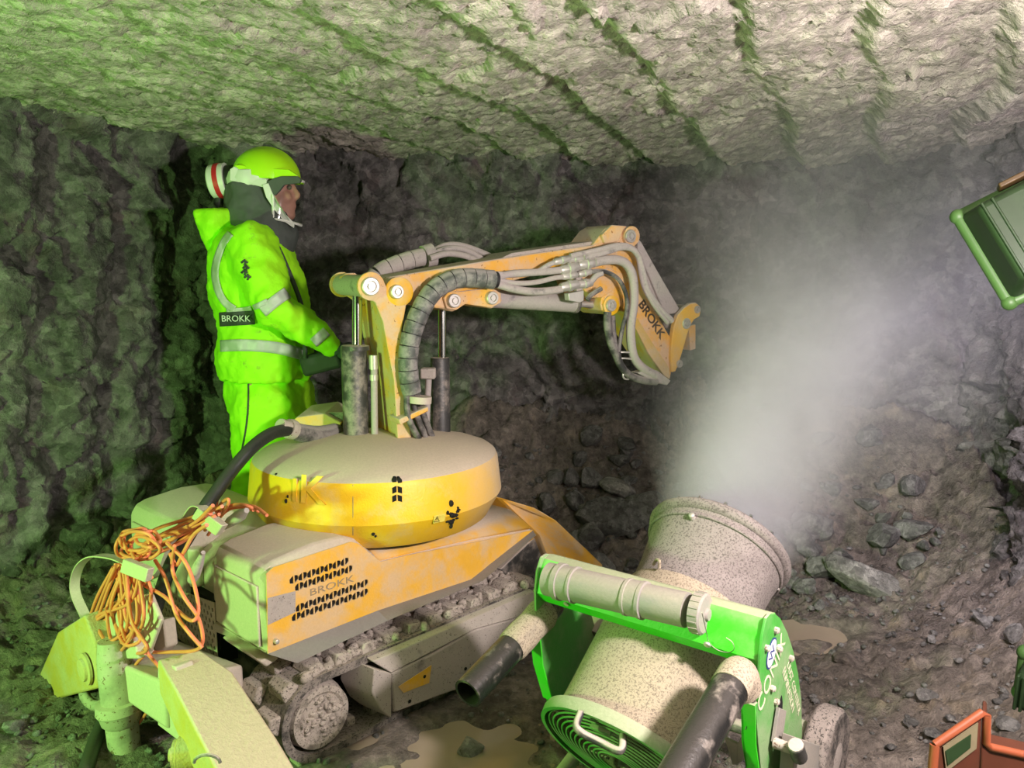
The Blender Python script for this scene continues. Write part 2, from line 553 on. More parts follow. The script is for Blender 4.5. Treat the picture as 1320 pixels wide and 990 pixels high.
# ------------------------------------------------------------------ numpy noise
def h3(i, j, k, s):
    n = (i.astype(np.int64) * 73856093) ^ (j.astype(np.int64) * 19349663) ^ (k.astype(np.int64) * 83492791) ^ (s * 2654435761)
    n = (n ^ (n >> 13)) * 1274126177 & 0x7fffffff
    n = (n ^ (n >> 15)) * 668265263 & 0x7fffffff
    return ((n ^ (n >> 16)) & 0xffff) / 65535.0
def vnoise(p, f, s=0):
    q = p * f
    i = np.floor(q).astype(np.int64); t = q - i; t = t * t * (3 - 2 * t)
    r = 0
    for a in (0, 1):
        for b in (0, 1):
            for c in (0, 1):
                w = (t[:, 0] if a else 1 - t[:, 0]) * (t[:, 1] if b else 1 - t[:, 1]) * (t[:, 2] if c else 1 - t[:, 2])
                r = r + w * h3(i[:, 0] + a, i[:, 1] + b, i[:, 2] + c, s)
    return r - 0.5
def fbm(p, f, o=4, s=0, g=0.5):
    r, a = 0, 1.0
    for k in range(o):
        r = r + a * vnoise(p, f * 2.03 ** k, s + k); a *= g
    return r
def chunk(p, f, s=0, tilt=0.9, step=0.5):
    """broken-rock facets: each cell is a tilted flat face at its own depth"""
    q = p * f
    q = q + 0.22 * np.stack([vnoise(p, f * 2.3, s + 11), vnoise(p, f * 2.3, s + 12), vnoise(p, f * 2.3, s + 13)], 1)
    i = np.floor(q).astype(np.int64)
    best = np.full(len(p), 9e9); out = np.zeros(len(p))
    for a in (-1, 0, 1):
        for b in (-1, 0, 1):
            for c in (-1, 0, 1):
                ci, cj, ck = i[:, 0] + a, i[:, 1] + b, i[:, 2] + c
                dx = q[:, 0] - (ci + h3(ci, cj, ck, s + 1)); dy = q[:, 1] - (cj + h3(ci, cj, ck, s + 2)); dz = q[:, 2] - (ck + h3(ci, cj, ck, s + 3))
                d = dx * dx + dy * dy + dz * dz
                m = d < best
                val = tilt * (dx * (h3(ci, cj, ck, s + 4) - .5) + dy * (h3(ci, cj, ck, s + 5) - .5) + dz * (h3(ci, cj, ck, s + 6) - .5)) * 2 + step * (h3(ci, cj, ck, s + 7) - .5) * 2
                out = np.where(m, val, out); best = np.where(m, d, best)
    return out / f
def grid_mesh(name, P, nu, nv):
    """P: (nu*nv,3) array, row-major over nu then nv"""
    me = bpy.data.meshes.new(name)
    nf = (nu - 1) * (nv - 1)
    i = np.arange(nu - 1)[:, None] * nv + np.arange(nv - 1)[None, :]
    q = np.stack([i, i + nv, i + nv + 1, i + 1], -1).reshape(-1)
    me.vertices.add(nu * nv); me.vertices.foreach_set('co', P.astype(np.float32).reshape(-1))
    me.loops.add(nf * 4); me.loops.foreach_set('vertex_index', q.astype(np.int32))
    me.polygons.add(nf); me.polygons.foreach_set('loop_start', np.arange(0, nf * 4, 4, dtype=np.int32))
    me.update(calc_edges=True)
    return me

#@@SETTING
# ------------------------------------------------------------------ the setting: rock heading with floor, ceiling and walls
LEFT_PATH = [(-3.1, -2.2), (-2.75, 0.2), (-2.5, 2.0), (-2.15, 3.1), (-1.62, 3.98), (-1.5, 4.18)]
BACK_PATH = [(-1.5, 4.18), (-0.4, 4.22), (0.9, 4.2), (1.8, 4.05), (2.2, 3.8)]
RIGHT_PATH = [(2.2, 3.8), (2.06, 3.2), (1.74, 2.45), (1.52, 1.75), (1.55, 0.6), (1.9, -2.2)]
def path_pts(path, fine, near_y=1.2):
    out = []
    for (a, b) in zip(path[:-1], path[1:]):
        L = math.hypot(b[0] - a[0], b[1] - a[1])
        st = fine if max(a[1], b[1]) > near_y else 0.06
        n = max(2, int(L / st))
        for k in range(n):
            t = k / n
            out.append((a[0] + (b[0] - a[0]) * t, a[1] + (b[1] - a[1]) * t))
    out.append(path[-1])
    return np.array(out)
ALLP = np.array(LEFT_PATH + BACK_PATH[1:] + RIGHT_PATH[1:])
def wall_dist(x, y):
    """distance to the wall line, vectorised"""
    d = np.full(np.shape(x), 9e9)
    for a, b in zip(ALLP[:-1], ALLP[1:]):
        ab = b - a
        t = np.clip(((x - a[0]) * ab[0] + (y - a[1]) * ab[1]) / (ab @ ab), 0, 1)
        d = np.minimum(d, np.hypot(x - a[0] - ab[0] * t, y - a[1] - ab[1] * t))
    return d
def floor_h(x, y):
    x = np.asarray(x, float); y = np.asarray(y, float)
    sh = x.shape
    p = np.stack([x.ravel(), y.ravel(), np.zeros(x.size)], 1)
    X, Y = p[:, 0], p[:, 1]
    heap = 0.52 * np.clip((Y - 3.25 - 0.12 * np.sin(X * 2.1)) / 0.95, 0, 1.3) ** 1.25 * np.clip((X + 0.9) / 0.7, 0.25, 1)
    heap *= np.where(X > 0.9, np.clip(1 - (X - 0.9) * 0.25, 0.6, 1), 1)
    wd = wall_dist(X, Y)
    bank = 0.22 * np.exp(-wd / 0.22) * np.where(Y > 0.8, 1, 0.4) + np.where((X > 0.9), 0.22 * np.exp(-wd / 0.5), 0)
    # muck the operator stands on, behind the machine
    step = 0.12 * np.exp(-(((X + 1.1) / 0.6) ** 2 + ((Y - 3.6) / 0.5) ** 2))
    rough = fbm(p, 1.6, 3, 40) * 0.06 + fbm(p, 9, 3, 44) * 0.022
    calm = np.clip(np.hypot((X + 0.1) / 0.75, (Y - 1.95) / 0.75), 0.12, 1)        # trodden ground under the machines
    calm2 = np.clip(np.hypot((X + 0.3) / 1.0, (Y - 2.6) / 0.8), 0.12, 1)
    z = heap + bank + step + rough * np.minimum(calm, calm2)
    for (px_, py_, rx, ry, dp) in PUDDLES:
        e = np.hypot((X - px_) / rx, (Y - py_) / ry) + fbm(p, 6, 3, 71) * 1.0
        z = z - dp * (1 - np.clip((e - 0.75) / 0.4, 0, 1))
    return z.reshape(sh)
PUDDLES = []
for q in ((585, 965, 0.24, 0.17), (1060, 838, 0.24, 0.13), (545, 990, 0.2, 0.1)):
    w_ = on_z(q[0], q[1], 0)
    PUDDLES.append((w_.x, w_.y, q[2], q[3], 0.035))

def wall(name, path, seed, groove, kind_fine=0.013):
    P2 = path_pts(path, kind_fine)
    T = np.gradient(P2, axis=0); T /= np.linalg.norm(T, axis=1)[:, None]
    N2 = np.stack([T[:, 1], -T[:, 0]], 1)           # towards the room
    zs = np.arange(-0.3, 2.42, 0.0135)
    nu, nv = len(P2), len(zs)
    P = np.zeros((nu, nv, 3)); N = np.zeros((nu, nv, 3))
    P[..., 0] = P2[:, 0:1]; P[..., 1] = P2[:, 1:2]; P[..., 2] = zs[None]
    N[..., 0] = N2[:, 0:1]; N[..., 1] = N2[:, 1:2]
    p = P.reshape(-1, 3); n = N.reshape(-1, 3)
    s = np.repeat(np.concatenate([[0], np.cumsum(np.linalg.norm(np.diff(P2, axis=0), axis=1))]), nv)
    z = p[:, 2]
    d = fbm(p, 0.9, 3, seed) * 0.16 + chunk(p, 2.6, seed + 20) * 0.16 + chunk(p, 6.5, seed + 40) * 0.26 + chunk(p, 17, seed + 60) * 0.30 + fbm(p, 26, 3, seed + 80) * 0.022
    if groove > 0:                                    # upright flutes left by the cutter head
        ph = (s + 0.08 * np.sin(z * 2.2) + fbm(p, 1.2, 2, seed + 5) * 0.22) / 0.31
        d = d - groove * np.abs(np.sin(PI * ph)) ** 3
    # pockets where the wall meets the roof
    top = np.exp(-((z - 1.98) / 0.10) ** 2)
    d = d - top * 0.16 * np.clip(vnoise(p * np.array([1, 1, 0.35]), 6.5, 9) + 0.12, 0, 1)
    d = d + np.clip((z - 1.9) / 0.5, 0, 1) ** 2 * 0.25 + np.clip((0.35 - z) / 0.6, 0, 1) ** 2 * 0.12
    if name == 'wall_right':
        d = d + 0.05 * np.clip(chunk(p * np.array([1, 1, 1.6]), 3.2, 301) * 3.2, -1, 1)
    # ends shared with the next wall stay put
    e = np.clip(np.minimum(s - s.min(), s.max() - s) / 0.10, 0, 1)
    d = d * e + (1 - e) * fbm(p, 7, 3, 500) * 0.06
    me = grid_mesh(name, p + n * d[:, None], nu, nv)
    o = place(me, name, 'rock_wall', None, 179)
    return tag(o, kind='structure')
LEFT_W = LEFT_PATH[:-1] + [(-1.52, 4.15), (-1.40, 4.36)]
BACK_W = [(-1.66, 4.16)] + BACK_PATH[1:-1] + [(2.2, 3.80), (2.34, 3.70)]
RIGHT_W = [(2.26, 4.02)] + RIGHT_PATH[1:]
tag(wall('wall_left', LEFT_W, 100, 0.06), 'green lit rock wall with upright cutter flutes')
tag(wall('wall_back', BACK_W, 130, 0.0), 'dark broken rock face at the end of the heading')
tag(wall('wall_right', RIGHT_W, 160, 0.0), 'cracked grey rock wall beside the floodlights')

# roof: sawtooth grooves running away to the right
def roof():
    xs = np.concatenate([np.arange(-3.6, -2.4, 0.06), np.arange(-2.4, 2.5, 0.0125), np.arange(2.5, 3.0, 0.06)])
    ys = np.concatenate([np.arange(-2.4, 1.4, 0.08), np.arange(1.4, 4.75, 0.0125)])
    X, Y = np.meshgrid(xs, ys, indexing='ij')
    p = np.stack([X.ravel(), Y.ravel(), np.full(X.size, 2.1)], 1)
    g = (0.397, 0.918)
    q = p[:, 0] * g[1] - p[:, 1] * g[0]
    ph = q / 0.345 + fbm(p, 0.9, 2, 7) * 0.55 + fbm(p, 5, 2, 8) * 0.10
    saw = ph - np.floor(ph)
    prof = np.where(saw < 0.16, saw / 0.16, 1 - (saw - 0.16) / 0.84)
    amp = np.clip((p[:, 0] + 1.3) / 1.5, 0.12, 1) * (0.75 + fbm(p, 1.1, 2, 15) * 0.9)
    z = 2.10 - 0.075 * prof * amp
    z += fbm(p, 0.7, 2, 3) * 0.09 + chunk(p, 4.2, 210) * 0.06 + chunk(p, 12, 230) * 0.11 + chunk(p, 30, 250) * 0.26 + fbm(p, 40, 2, 260) * 0.010
    z -= 0.10 * np.clip((p[:, 1] - 3.3) / 1.0, 0, 1) ** 2
    p[:, 2] = z
    me = grid_mesh('ceiling', p, len(xs), len(ys))
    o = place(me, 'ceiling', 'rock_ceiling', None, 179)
    tag(o, 'pale rock roof scored by slanting cutter grooves', kind='structure')
roof()

def ground():
    xs = np.concatenate([np.arange(-3.6, -2.5, 0.06), np.arange(-2.5, 2.4, 0.014), np.arange(2.4, 2.9, 0.06)])
    ys = np.concatenate([np.arange(-2.4, 1.3, 0.08), np.arange(1.3, 4.6, 0.014)])
    X, Y = np.meshgrid(xs, ys, indexing='ij')
    Z = floor_h(X, Y)
    p = np.stack([X.ravel(), Y.ravel(), Z.ravel()], 1)
    wet = np.ones(len(p))
    for (px_, py_, rx, ry, dp) in PUDDLES:
        wet *= np.clip(np.hypot((p[:, 0] - px_) / rx, (p[:, 1] - py_) / ry) - 0.8, 0, 1)
    under = np.clip(np.hypot((p[:, 0] + 0.3) / 1.1, (p[:, 1] - 2.5) / 0.85), 0.3, 1)
    p[:, 2] += (chunk(p, 12, 340) * 0.28 + chunk(p, 30, 360) * 0.42) * np.clip(wet * 2, 0.1, 1) * under * np.where(p[:, 1] > 3.2, 1.5, 1.0)
    me = grid_mesh('floor', p, len(xs), len(ys))
    o = place(me, 'floor', 'rock_floor', None, 179)
    tag(o, 'trampled muddy floor of crushed rock', kind='structure')
ground()

for k, (px_, py_, rx, ry, dp) in enumerate(PUDDLES):
    n = 40
    ring = [(px_ + 1.4 * rx * math.cos(2 * PI * i / n), py_ + 1.4 * ry * math.sin(2 * PI * i / n)) for i in range(n)]
    zz = float(floor_h([px_], [py_])[0]) + 0.021
    b = MB()
    b.add([(x, y, zz) for x, y in ring] + [(x, y, zz - 0.03) for x, y in ring], [tuple(range(n))] + [(i, (i + 1) % n, (i + 1) % n + n, i + n) for i in range(n)])
    o = b.build('puddle', 'muddy_water', None, smooth=None, origin=(px_, py_, zz))
    tag(o, ['tan muddy puddle in front of the tracks', 'grey puddle at the foot of the right rubble', 'small tan puddle beside the rear drive wheel'][k], 'puddle', kind='stuff')

# ---- rubble
def rock_mesh(name, seed, elong=(1, 1, 1), sub=3, mat='rock_rubble'):
    bm = bmesh.new()
    bmesh.ops.create_icosphere(bm, subdivisions=sub, radius=1.0)
    p = np.array([v.co[:] for v in bm.verts])
    rs = np.random.RandomState(seed)
    for _ in range(11):                               # chop flat faces
        d = rs.normal(size=3); d /= np.linalg.norm(d)
        h = rs.uniform(0.48, 0.85)
        over = np.clip(p @ d - h, 0, None)
        p -= over[:, None] * d
    p *= 1 + fbm(p + seed, 3.0, 3, seed)[:, None] * 0.10
    p *= np.array(elong)
    for v, c in zip(bm.verts, p): v.co = c
    me = bpy.data.meshes.new(name)
    bm.to_mesh(me); bm.free()
    for f in me.polygons: f.use_smooth = True
    me.set_sharp_from_angle(angle=math.radians(24))
    me.materials.append(MATS[mat])
    return me
def rock_at(x, y, r, seed, elong, rot, label, group=None, me=None, sink=0.35, mat='rock_rubble'):
    me = me or rock_mesh('rock', seed, elong, 3, mat)
    o = bpy.data.objects.new('rock', me)
    COL.objects.link(o)
    z = float(floor_h([x], [y])[0])
    o.location = (x, y, z + r * elong[2] * (1 - sink))
    o.rotation_euler = rot
    o.scale = (r, r, r)
    return tag(o, label, 'rock', group)
def floor_hit(px, py):
    """where the sight line through a photo point meets the ground"""
    z = 0.0
    for _ in range(25):
        w_ = on_z(px, py, z)
        z = 0.5 * z + 0.5 * float(floor_h([w_.x], [min(w_.y, 4.2)])[0])
    return w_
for (px_, py_, r, el, rot, lab, mt) in (
        (786, 676, 0.17, (1.25, 0.9, 0.42), (0.5, 0.1, 0.2), 'large dark slab of rock tilted behind the yellow front outrigger', 'rock_rubble'),
        (796, 638, 0.085, (1.2, 0.9, 0.75), (0.1, 0.3, 0.4), 'rounded grey stone on top of the large tilted slab', 'rock_pale'),
        (832, 668, 0.11, (0.8, 0.9, 0.9), (0.2, 0.2, 0.9), 'upright dark block just left of the fan mouth', 'rock_rubble'),
        (766, 612, 0.085, (0.9, 0.8, 0.9), (0.6, 0.2, 0.1), 'grey block high on the heap above the rounded stone', 'rock_rubble'),
        (1114, 762, 0.15, (1.25, 0.6, 0.55), (0.2, 0.35, -0.5), 'pale pointed slab right of the fan barrel', 'rock_pale'),
        (1066, 745, 0.10, (1.0, 0.8, 0.7), (0.2, 0.1, 0.3), 'grey stone left of the pale pointed slab', 'rock_rubble'),
        (1042, 842, 0.075, (1.5, 0.8, 0.4), (0, 0.05, 0.2), 'flat dark stone lying in the right puddle', 'rock_floor'),
        (1088, 858, 0.045, (1.1, 0.9, 0.7), (0, 0.1, 0.8), 'small wet stone at the edge of the right puddle', 'rock_floor'),
        (1050, 690, 0.12, (1.2, 0.8, 0.7), (0.3, 0.1, 0.6), 'broad stone under the right side of the mist', 'rock_rubble'),
        (607, 975, 0.05, (0.9, 0.8, 0.8), (0.1, 0.2, 0.3), 'small tan stone standing in the puddle by the tracks', 'rock_pale'),
        (1030, 700, 0.09, (1.0, 0.9, 0.7), (0.6, 0.1, 1.0), 'grey stone beside the flared mouth of the fan', 'rock_rubble')):
    w_ = floor_hit(px_, py_)
    rock_at(w_.x, w_.y, r, int(px_ * 7 + py_), el, rot, lab, mat=mt)
ROCKS = [rock_mesh('rock', 900 + k, e, 2) for k, e in enumerate(((1, .9, .7), (1.2, .8, .6), (.9, .9, .9), (1.3, .7, .7), (1, 1, .55), (.8, 1.1, .7)))]
rng = random.Random(21)
cnt = 0
while cnt < 230:
    if cnt < 170:
        x, y = rng.uniform(-0.75, 1.9), rng.uniform(3.3, 4.1)
        grp, lab = (('rubble beside the front outrigger', 'dark broken stone in the heap just past the robot front outrigger') if x < 0.1 else
                    ('rubble behind the fan mouth', 'dark broken stone in the heap behind the flared fan mouth') if x < 0.85 else
                    ('rubble under the mist', 'grey broken stone in the heap right of the fan under the mist'))
        r = 0.025 + 0.075 * rng.random() ** 2.2
    elif cnt < 210:
        x, y = rng.uniform(0.75, 1.75), rng.uniform(2.0, 3.3)
        grp, lab = 'small stones on the right floor', 'small grey stone scattered on the right hand floor'
        r = 0.012 + 0.03 * rng.random() ** 2
    else:
        x, y = rng.uniform(-1.7, -1.15), rng.uniform(1.75, 2.6)
        grp, lab = 'stones on the floor by the left wall', 'small muddy stone on the floor along the left wall'
        r = 0.012 + 0.03 * rng.random() ** 2
    if wall_dist(np.array([x]), np.array([y]))[0] < 0.12: continue
    me = ROCKS[rng.randrange(len(ROCKS))]
    rock_at(x, y, r, 0, (1, 1, .7), (rng.uniform(-.6, .6), rng.uniform(-.6, .6), rng.uniform(0, 6.28)), lab, grp, me, 0.3)
    cnt += 1
def gravel():
    b = []
    rs = random.Random(5)
    base = rock_mesh('pebble', 77, (1, .9, .7), 1)
    V = np.array([v.co[:] for v in base.vertices]); Fc = np.array([p.vertices[:] for p in base.polygons])
    n = 5200
    xs = np.array([rs.uniform(-2.0, 1.9) for _ in range(n)]); ys = np.array([rs.uniform(1.5, 4.1) for _ in range(n)])
    keep = wall_dist(xs, ys) > 0.06
    for (px_, py_, rx, ry, dp) in PUDDLES:
        keep &= np.hypot((xs - px_) / rx, (ys - py_) / ry) > 1.05
    xs, ys = xs[keep], ys[keep]; n = len(xs)
    zs = floor_h(xs, ys)
    r = np.array([0.004 + 0.016 * rs.random() ** 2.5 for _ in range(n)])
    a = np.array([rs.uniform(0, 6.28) for _ in range(n)])
    ca, sa = np.cos(a)[:, None], np.sin(a)[:, None]
    vx = (V[None, :, 0] * ca - V[None, :, 1] * sa) * r[:, None] + xs[:, None]
    vy = (V[None, :, 0] * sa + V[None, :, 1] * ca) * r[:, None] + ys[:, None]
    vz = V[None, :, 2] * r[:, None] + zs[:, None] + r[:, None] * 0.2
    P = np.stack([vx, vy, vz], -1).reshape(-1, 3)
    T = (Fc[None] + (np.arange(n) * len(V))[:, None, None]).reshape(-1, 3)
    me = bpy.data.meshes.new('gravel')
    me.vertices.add(len(P)); me.vertices.foreach_set('co', P.astype(np.float32).ravel())
    me.loops.add(len(T) * 3); me.loops.foreach_set('vertex_index', T.astype(np.int32).ravel())
    me.polygons.add(len(T)); me.polygons.foreach_set('loop_start', np.arange(0, len(T) * 3, 3, dtype=np.int32))
    me.update(calc_edges=True)
    bpy.data.meshes.remove(base)
    o = place(me, 'gravel', 'rock_rubble', None, 179)
    tag(o, 'crushed rock grit strewn over the muddy floor', 'gravel', kind='stuff')
gravel()

# ------------------------------------------------------------------ demolition robot
AZ = math.radians(43.4)
RU = Vector((math.sin(AZ), math.cos(AZ), 0)); RV = Vector((-math.cos(AZ), math.sin(AZ), 0)); RZ = Vector((0, 0, 1))
M0 = on_z(400, 988, 0)
RAX = (RU, RV, RZ)
def L(u, v, z): return M0 + RU * u + RV * v + RZ * z
def pv(x, y, v): return on_plane(x, y, L(0, v, 0), RV)          # photo point on an upright plane along the machine
def pu(x, y, u): return on_plane(x, y, L(u, 0, 0), RU)          # photo point on a plane across the machine
robot = thing('demolition_robot', 'dusty yellow tracked demolition robot with folded arm', 'robot', L(0.45, 0.55, 0), PI / 2 - AZ)

# ---- tracks
def racetrack(r, c0=0.045, c1=0.93, zc=0.135, n=14, sag=0.0):
    pts = []
    for k in range(n + 1):
        a = PI / 2 + PI * k / n
        pts.append((c0 + r * math.cos(a), zc + r * math.sin(a)))
    for k in range(1, 12):
        pts.append((c0 + (c1 - c0) * k / 12, zc - r))
    for k in range(n + 1):
        a = -PI / 2 + PI * k / n
        pts.append((c1 + r * math.cos(a), zc + r * math.sin(a)))
    for k in range(11, 0, -1):
        pts.append((c0 + (c1 - c0) * k / 12, zc + r))
    return pts
LUG = None
def track(v0, v1, near):
    global LUG
    outer, inner = racetrack(0.133), racetrack(0.108)
    n = len(outer)
    b = MB()
    vs, fs = [], []
    for v in (v0, v1):
        vs += [L(p[0], v, p[1]) for p in outer] + [L(p[0], v, p[1]) for p in inner]
    for i in range(n):
        j = (i + 1) % n
        fs += [(i, j, j + 2 * n, i + 2 * n), (n + i, n + i + 2 * n, n + j + 2 * n, n + j), (i, n + i, n + j, j), (2 * n + i, 2 * n + j, 3 * n + j, 3 * n + i)]
    b.add(vs, fs)
    tr = b.build('track', 'mud_rubber', robot, 0, 50)
    W = v1 - v0
    # lugs and inner guide teeth around the loop
    per = 2 * (0.885) + 2 * PI * 0.133
    cnt = 28
    path = racetrack(0.133, n=40)
    P = [Vector((p[0], p[1])) for p in path]
    cum = [0]
    for a, c in zip(P, P[1:] + P[:1]): cum.append(cum[-1] + (c - a).length)
    def at(s):
        s %= cum[-1]
        for i in range(len(P)):
            if cum[i + 1] >= s:
                t = (s - cum[i]) / (cum[i + 1] - cum[i])
                a, c = P[i], P[(i + 1) % len(P)]
                d = (c - a).normalized()
                return a + (c - a) * t, d
    rl = random.Random(3)
    lugs, teeth = [], []
    for v_side in (0, 1):
        for k in range(cnt):
            p, d = at(cum[-1] * (k + 0.5 * v_side) / cnt)
            nrm = Vector((d.y, -d.x))
            if (p - Vector((0.49, 0.135))).dot(nrm) < 0: nrm = -nrm
            vc = v0 + W * (0.26 if v_side == 0 else 0.74)
            D3 = RU * d.x + RZ * d.y; N3 = RU * nrm.x + RZ * nrm.y
            c = L(p.x, vc, p.y) + N3 * 0.010
            w2 = W * 0.21; l2 = 0.031
            lo = [c - D3 * l2 - RV * w2, c + D3 * l2 - RV * w2, c + D3 * l2 + RV * w2, c - D3 * l2 + RV * w2]
            hi = [c + N3 * 0.018 - D3 * l2 * .62 - RV * w2 * .86, c + N3 * 0.018 + D3 * l2 * .62 - RV * w2 * .86, c + N3 * 0.018 + D3 * l2 * .62 + RV * w2 * .86, c + N3 * 0.018 - D3 * l2 * .62 + RV * w2 * .86]
            j = lambda q: q + Vector((rl.uniform(-.005, .005), rl.uniform(-.005, .005), rl.uniform(-.005, .005)))
            lugs.append(([q - N3 * 0.012 for q in lo], [j(q) for q in hi]))
            if v_side == 0:
                ci = L(p.x, v0 + W * 0.34, p.y) - N3 * 0.034
                teeth.append((ci, D3, N3))
    lm = 'mud_caked' if near else 'mud_rubber'
    for lo, hi in lugs:
        q = MB().hull2(lo, hi).build('track_lug', lm, None, 0.006, 60)
        Wp = WORLD[tr.name]; q.data.transform(Wp.inverted()); q.parent = tr
    if near:
        for ci, D3, N3 in teeth:
            q = MB().box(ci, (0.03, 0.05, 0.03), (D3, RV, N3)).build('guide_tooth', 'mud_caked', None, 0.006, 60)
            q.data.transform(WORLD[tr.name].inverted()); q.parent = tr
    return tr
track(0.0, 0.23, True)
track(0.87, 1.10, False)
# mud packed between the lugs of the near track
mc = MB()
rm = random.Random(31)
for k in range(150):
    u = rm.uniform(0.0, 0.98); v = rm.uniform(0.01, 0.22)
    mc.ball(L(u, v, 0.268 + rm.uniform(0, .012)), (rm.uniform(.010, .028), rm.uniform(.008, .022), rm.uniform(.006, .020)), 7, 5, (RU, RV, RZ))
tag(mc.build('caked_mud', 'mud_caked', robot, 0, 60), kind='stuff')
# drive wheel (big caked hub) and front idler, rollers
def side_wheels(v, s):
    w = MB()
    w.lathe(L(0.045, v + 0.19 * s, 0.135), -RV * s, [(0, 0.10), (0.15, 0.103), (0.165, 0.098), (0.19, 0.094), (0.192, 0.078), (0.186, 0.07)], 32)
    o = w.build('drive_wheel', 'mud_caked', robot, 0, 35)
    m = MB()
    rr = random.Random(9)
    for k in range(34):
        a, r = rr.uniform(0, 2 * PI), 0.066 * math.sqrt(rr.random())
        m.ball(L(0.045 + r * math.cos(a), v + 0.003 * s, 0.135 + r * math.sin(a)), (rr.uniform(.006, .018), rr.uniform(.006, .014), rr.uniform(.004, .012)), 7, 5)
    q = m.build('dried_mud', 'mud_caked', None, 0, 60)
    q.data.transform(WORLD[o.name].inverted()); q.parent = o
    MB().lathe(L(0.93, v + 0.19 * s, 0.135), -RV * s, [(0, 0.10), (0.15, 0.103), (0.16, 0.09)], 28).build('idler_wheel', 'dusty_steel', robot, 0, 35)
    for u in (0.34, 0.46, 0.58, 0.70, 0.82):
        MB().lathe(L(u, v + 0.17 * s, 0.068), -RV * s, [(0, 0.04), (0.12, 0.042), (0.13, 0.03)], 16).build('track_roller', 'dusty_steel', robot, 0, 35)
side_wheels(0.0, 1); side_wheels(1.10, -1)
# side frame: tensioner box behind the wheel and a long plate standing proud of the belt
f = MB()
top = [pv(505, 868, -0.05), pv(560, 842, -0.05), pv(612, 812, -0.05), pv(690, 790, -0.05), pv(688, 822, -0.05), pv(640, 862, -0.05), pv(598, 886, -0.05), pv(508, 919, -0.05)]
f.hull2(top, [p + RV * 0.16 for p in top])
f.build('side_frame', 'dusty_steel', robot, 0.006)
f = MB()
r0 = [pv(480, 853, -0.03), pv(690, 762, -0.03), pv(690, 790, -0.05), pv(612, 812, -0.05), pv(505, 868, -0.05)]
f.hull2(r0, [p + RV * 0.15 + RZ * 0.01 for p in r0])
f.build('frame_shelf', 'dusty_steel', robot, 0.004)
b = [pv(483, 862, -0.055), pv(505, 868, -0.055), pv(505, 926, -0.055), pv(491, 915, -0.055), pv(480, 893, -0.055)]
MB().hull2(b, [p + RV * 0.14 + RU * -0.02 for p in b]).build('tensioner_box', 'dusty_steel', robot, 0.004)
pk = [pv(513, 885, -0.0515), pv(556, 857, -0.0515), pv(553, 880, -0.0515), pv(520, 893, -0.0515)]
MB().prism(pk, -RV * 0.0015).build('paint_patch', 'yellow_clean', robot)
for q in ((528, 904), (547, 872), (600, 862)):
    MB().cyl(pv(*q, -0.0515), pv(*q, -0.0515) - RV * 0.002, 0.006, seg=10).build('bolt_hole', 'black', robot)
MB().box(L(0.48, 0.55, 0.2), (0.95, 0.62, 0.16), RAX).build('undercarriage', 'dark_steel', robot, 0.01)

# ---- hood: two humps with a notch between them, side panel with vents
side = [pv(343, 739, 0.07), pv(352, 731, 0.07), pv(452, 698, 0.07), pv(462, 701, 0.07), pv(490, 724, 0.07), pv(522, 716, 0.07), pv(610, 699, 0.07), pv(687, 683, 0.07), pv(607, 747, 0.07), pv(487, 787, 0.07), pv(345, 843, 0.07)]
# the deck under the panels
inner_off = RV * 0.004
def hump(v0, v1, name, flip=False):
    prof = [(-0.075, 0.345), (-0.082, 0.50), (-0.078, 0.575), (-0.06, 0.604), (-0.03, 0.615), (0.10, 0.632), (0.20, 0.628), (0.245, 0.612), (0.33, 0.528), (0.33, 0.345)]
    def ring(v, k, dz): return [L(u + (0.0 if k == 0 else 0.006 if u < 0 else -0.004), v, z - (dz if z > 0.5 else 0)) for u, z in prof]
    b = MB()
    a = ring(v0, 1, 0.022); c = ring(v0 + 0.028, 0, 0); d = ring(v1 - 0.028, 0, 0); e = ring(v1, 1, 0.022)
    n = len(prof)
    vs = a + c + d + e
    fs = [tuple(range(n - 1, -1, -1)), tuple(range(3 * n, 4 * n))]
    for s in range(3):
        fs += [(s * n + i, s * n + (i + 1) % n, (s + 1) * n + (i + 1) % n, (s + 1) * n + i) for i in range(n)]
    b.add(vs, fs)
    return b.build(name, 'dusty_panel', robot, 0.008, 30)
hump(0.075, 0.395, 'hood')
hump(0.62, 1.03, 'hood')
b = MB()
b.hull2([L(u, 0.39, z) for u, z in ((-0.02, 0.36), (-0.02, 0.50), (0.09, 0.56), (0.16, 0.618), (0.26, 0.60), (0.34, 0.52), (0.34, 0.36))],
        [L(u, 0.63, z) for u, z in ((-0.02, 0.36), (-0.02, 0.50), (0.09, 0.56), (0.16, 0.618), (0.26, 0.60), (0.34, 0.52), (0.34, 0.36))])
b.build('hood_notch', 'dusty_panel', robot, 0.01)
# rounded uprights beside the notch
for v in (0.425, 0.60):
    MB().cyl(L(-0.035, v, 0.40), L(-0.035, v, 0.53), 0.024, seg=16).build('corner_column', 'dusty_panel', robot, 0.004)
# rear door panels set into the hump faces
for v0, v1 in ((0.105, 0.365), (0.66, 0.99)):
    q = [(v0, 0.365), (v1, 0.365), (v1, 0.545), (v0, 0.55)]
    MB().hull2([L(-0.088, v, z) for v, z in q], [L(-0.080, v, z) for v, z in q]).build('rear_panel', 'dusty_panel', robot, 0.003)
# deck in front of the hump, reaching round under the turret
deck = [(0.31, 0.345), (0.31, 0.52), (0.42, 0.512), (0.75, 0.485), (1.06, 0.448), (1.08, 0.40), (0.9, 0.38)]
MB().hull2([L(u, 0.078, z) for u, z in deck], [L(u, 1.02, z) for u, z in deck]).build('deck', 'yellow_paint', robot, 0.012)

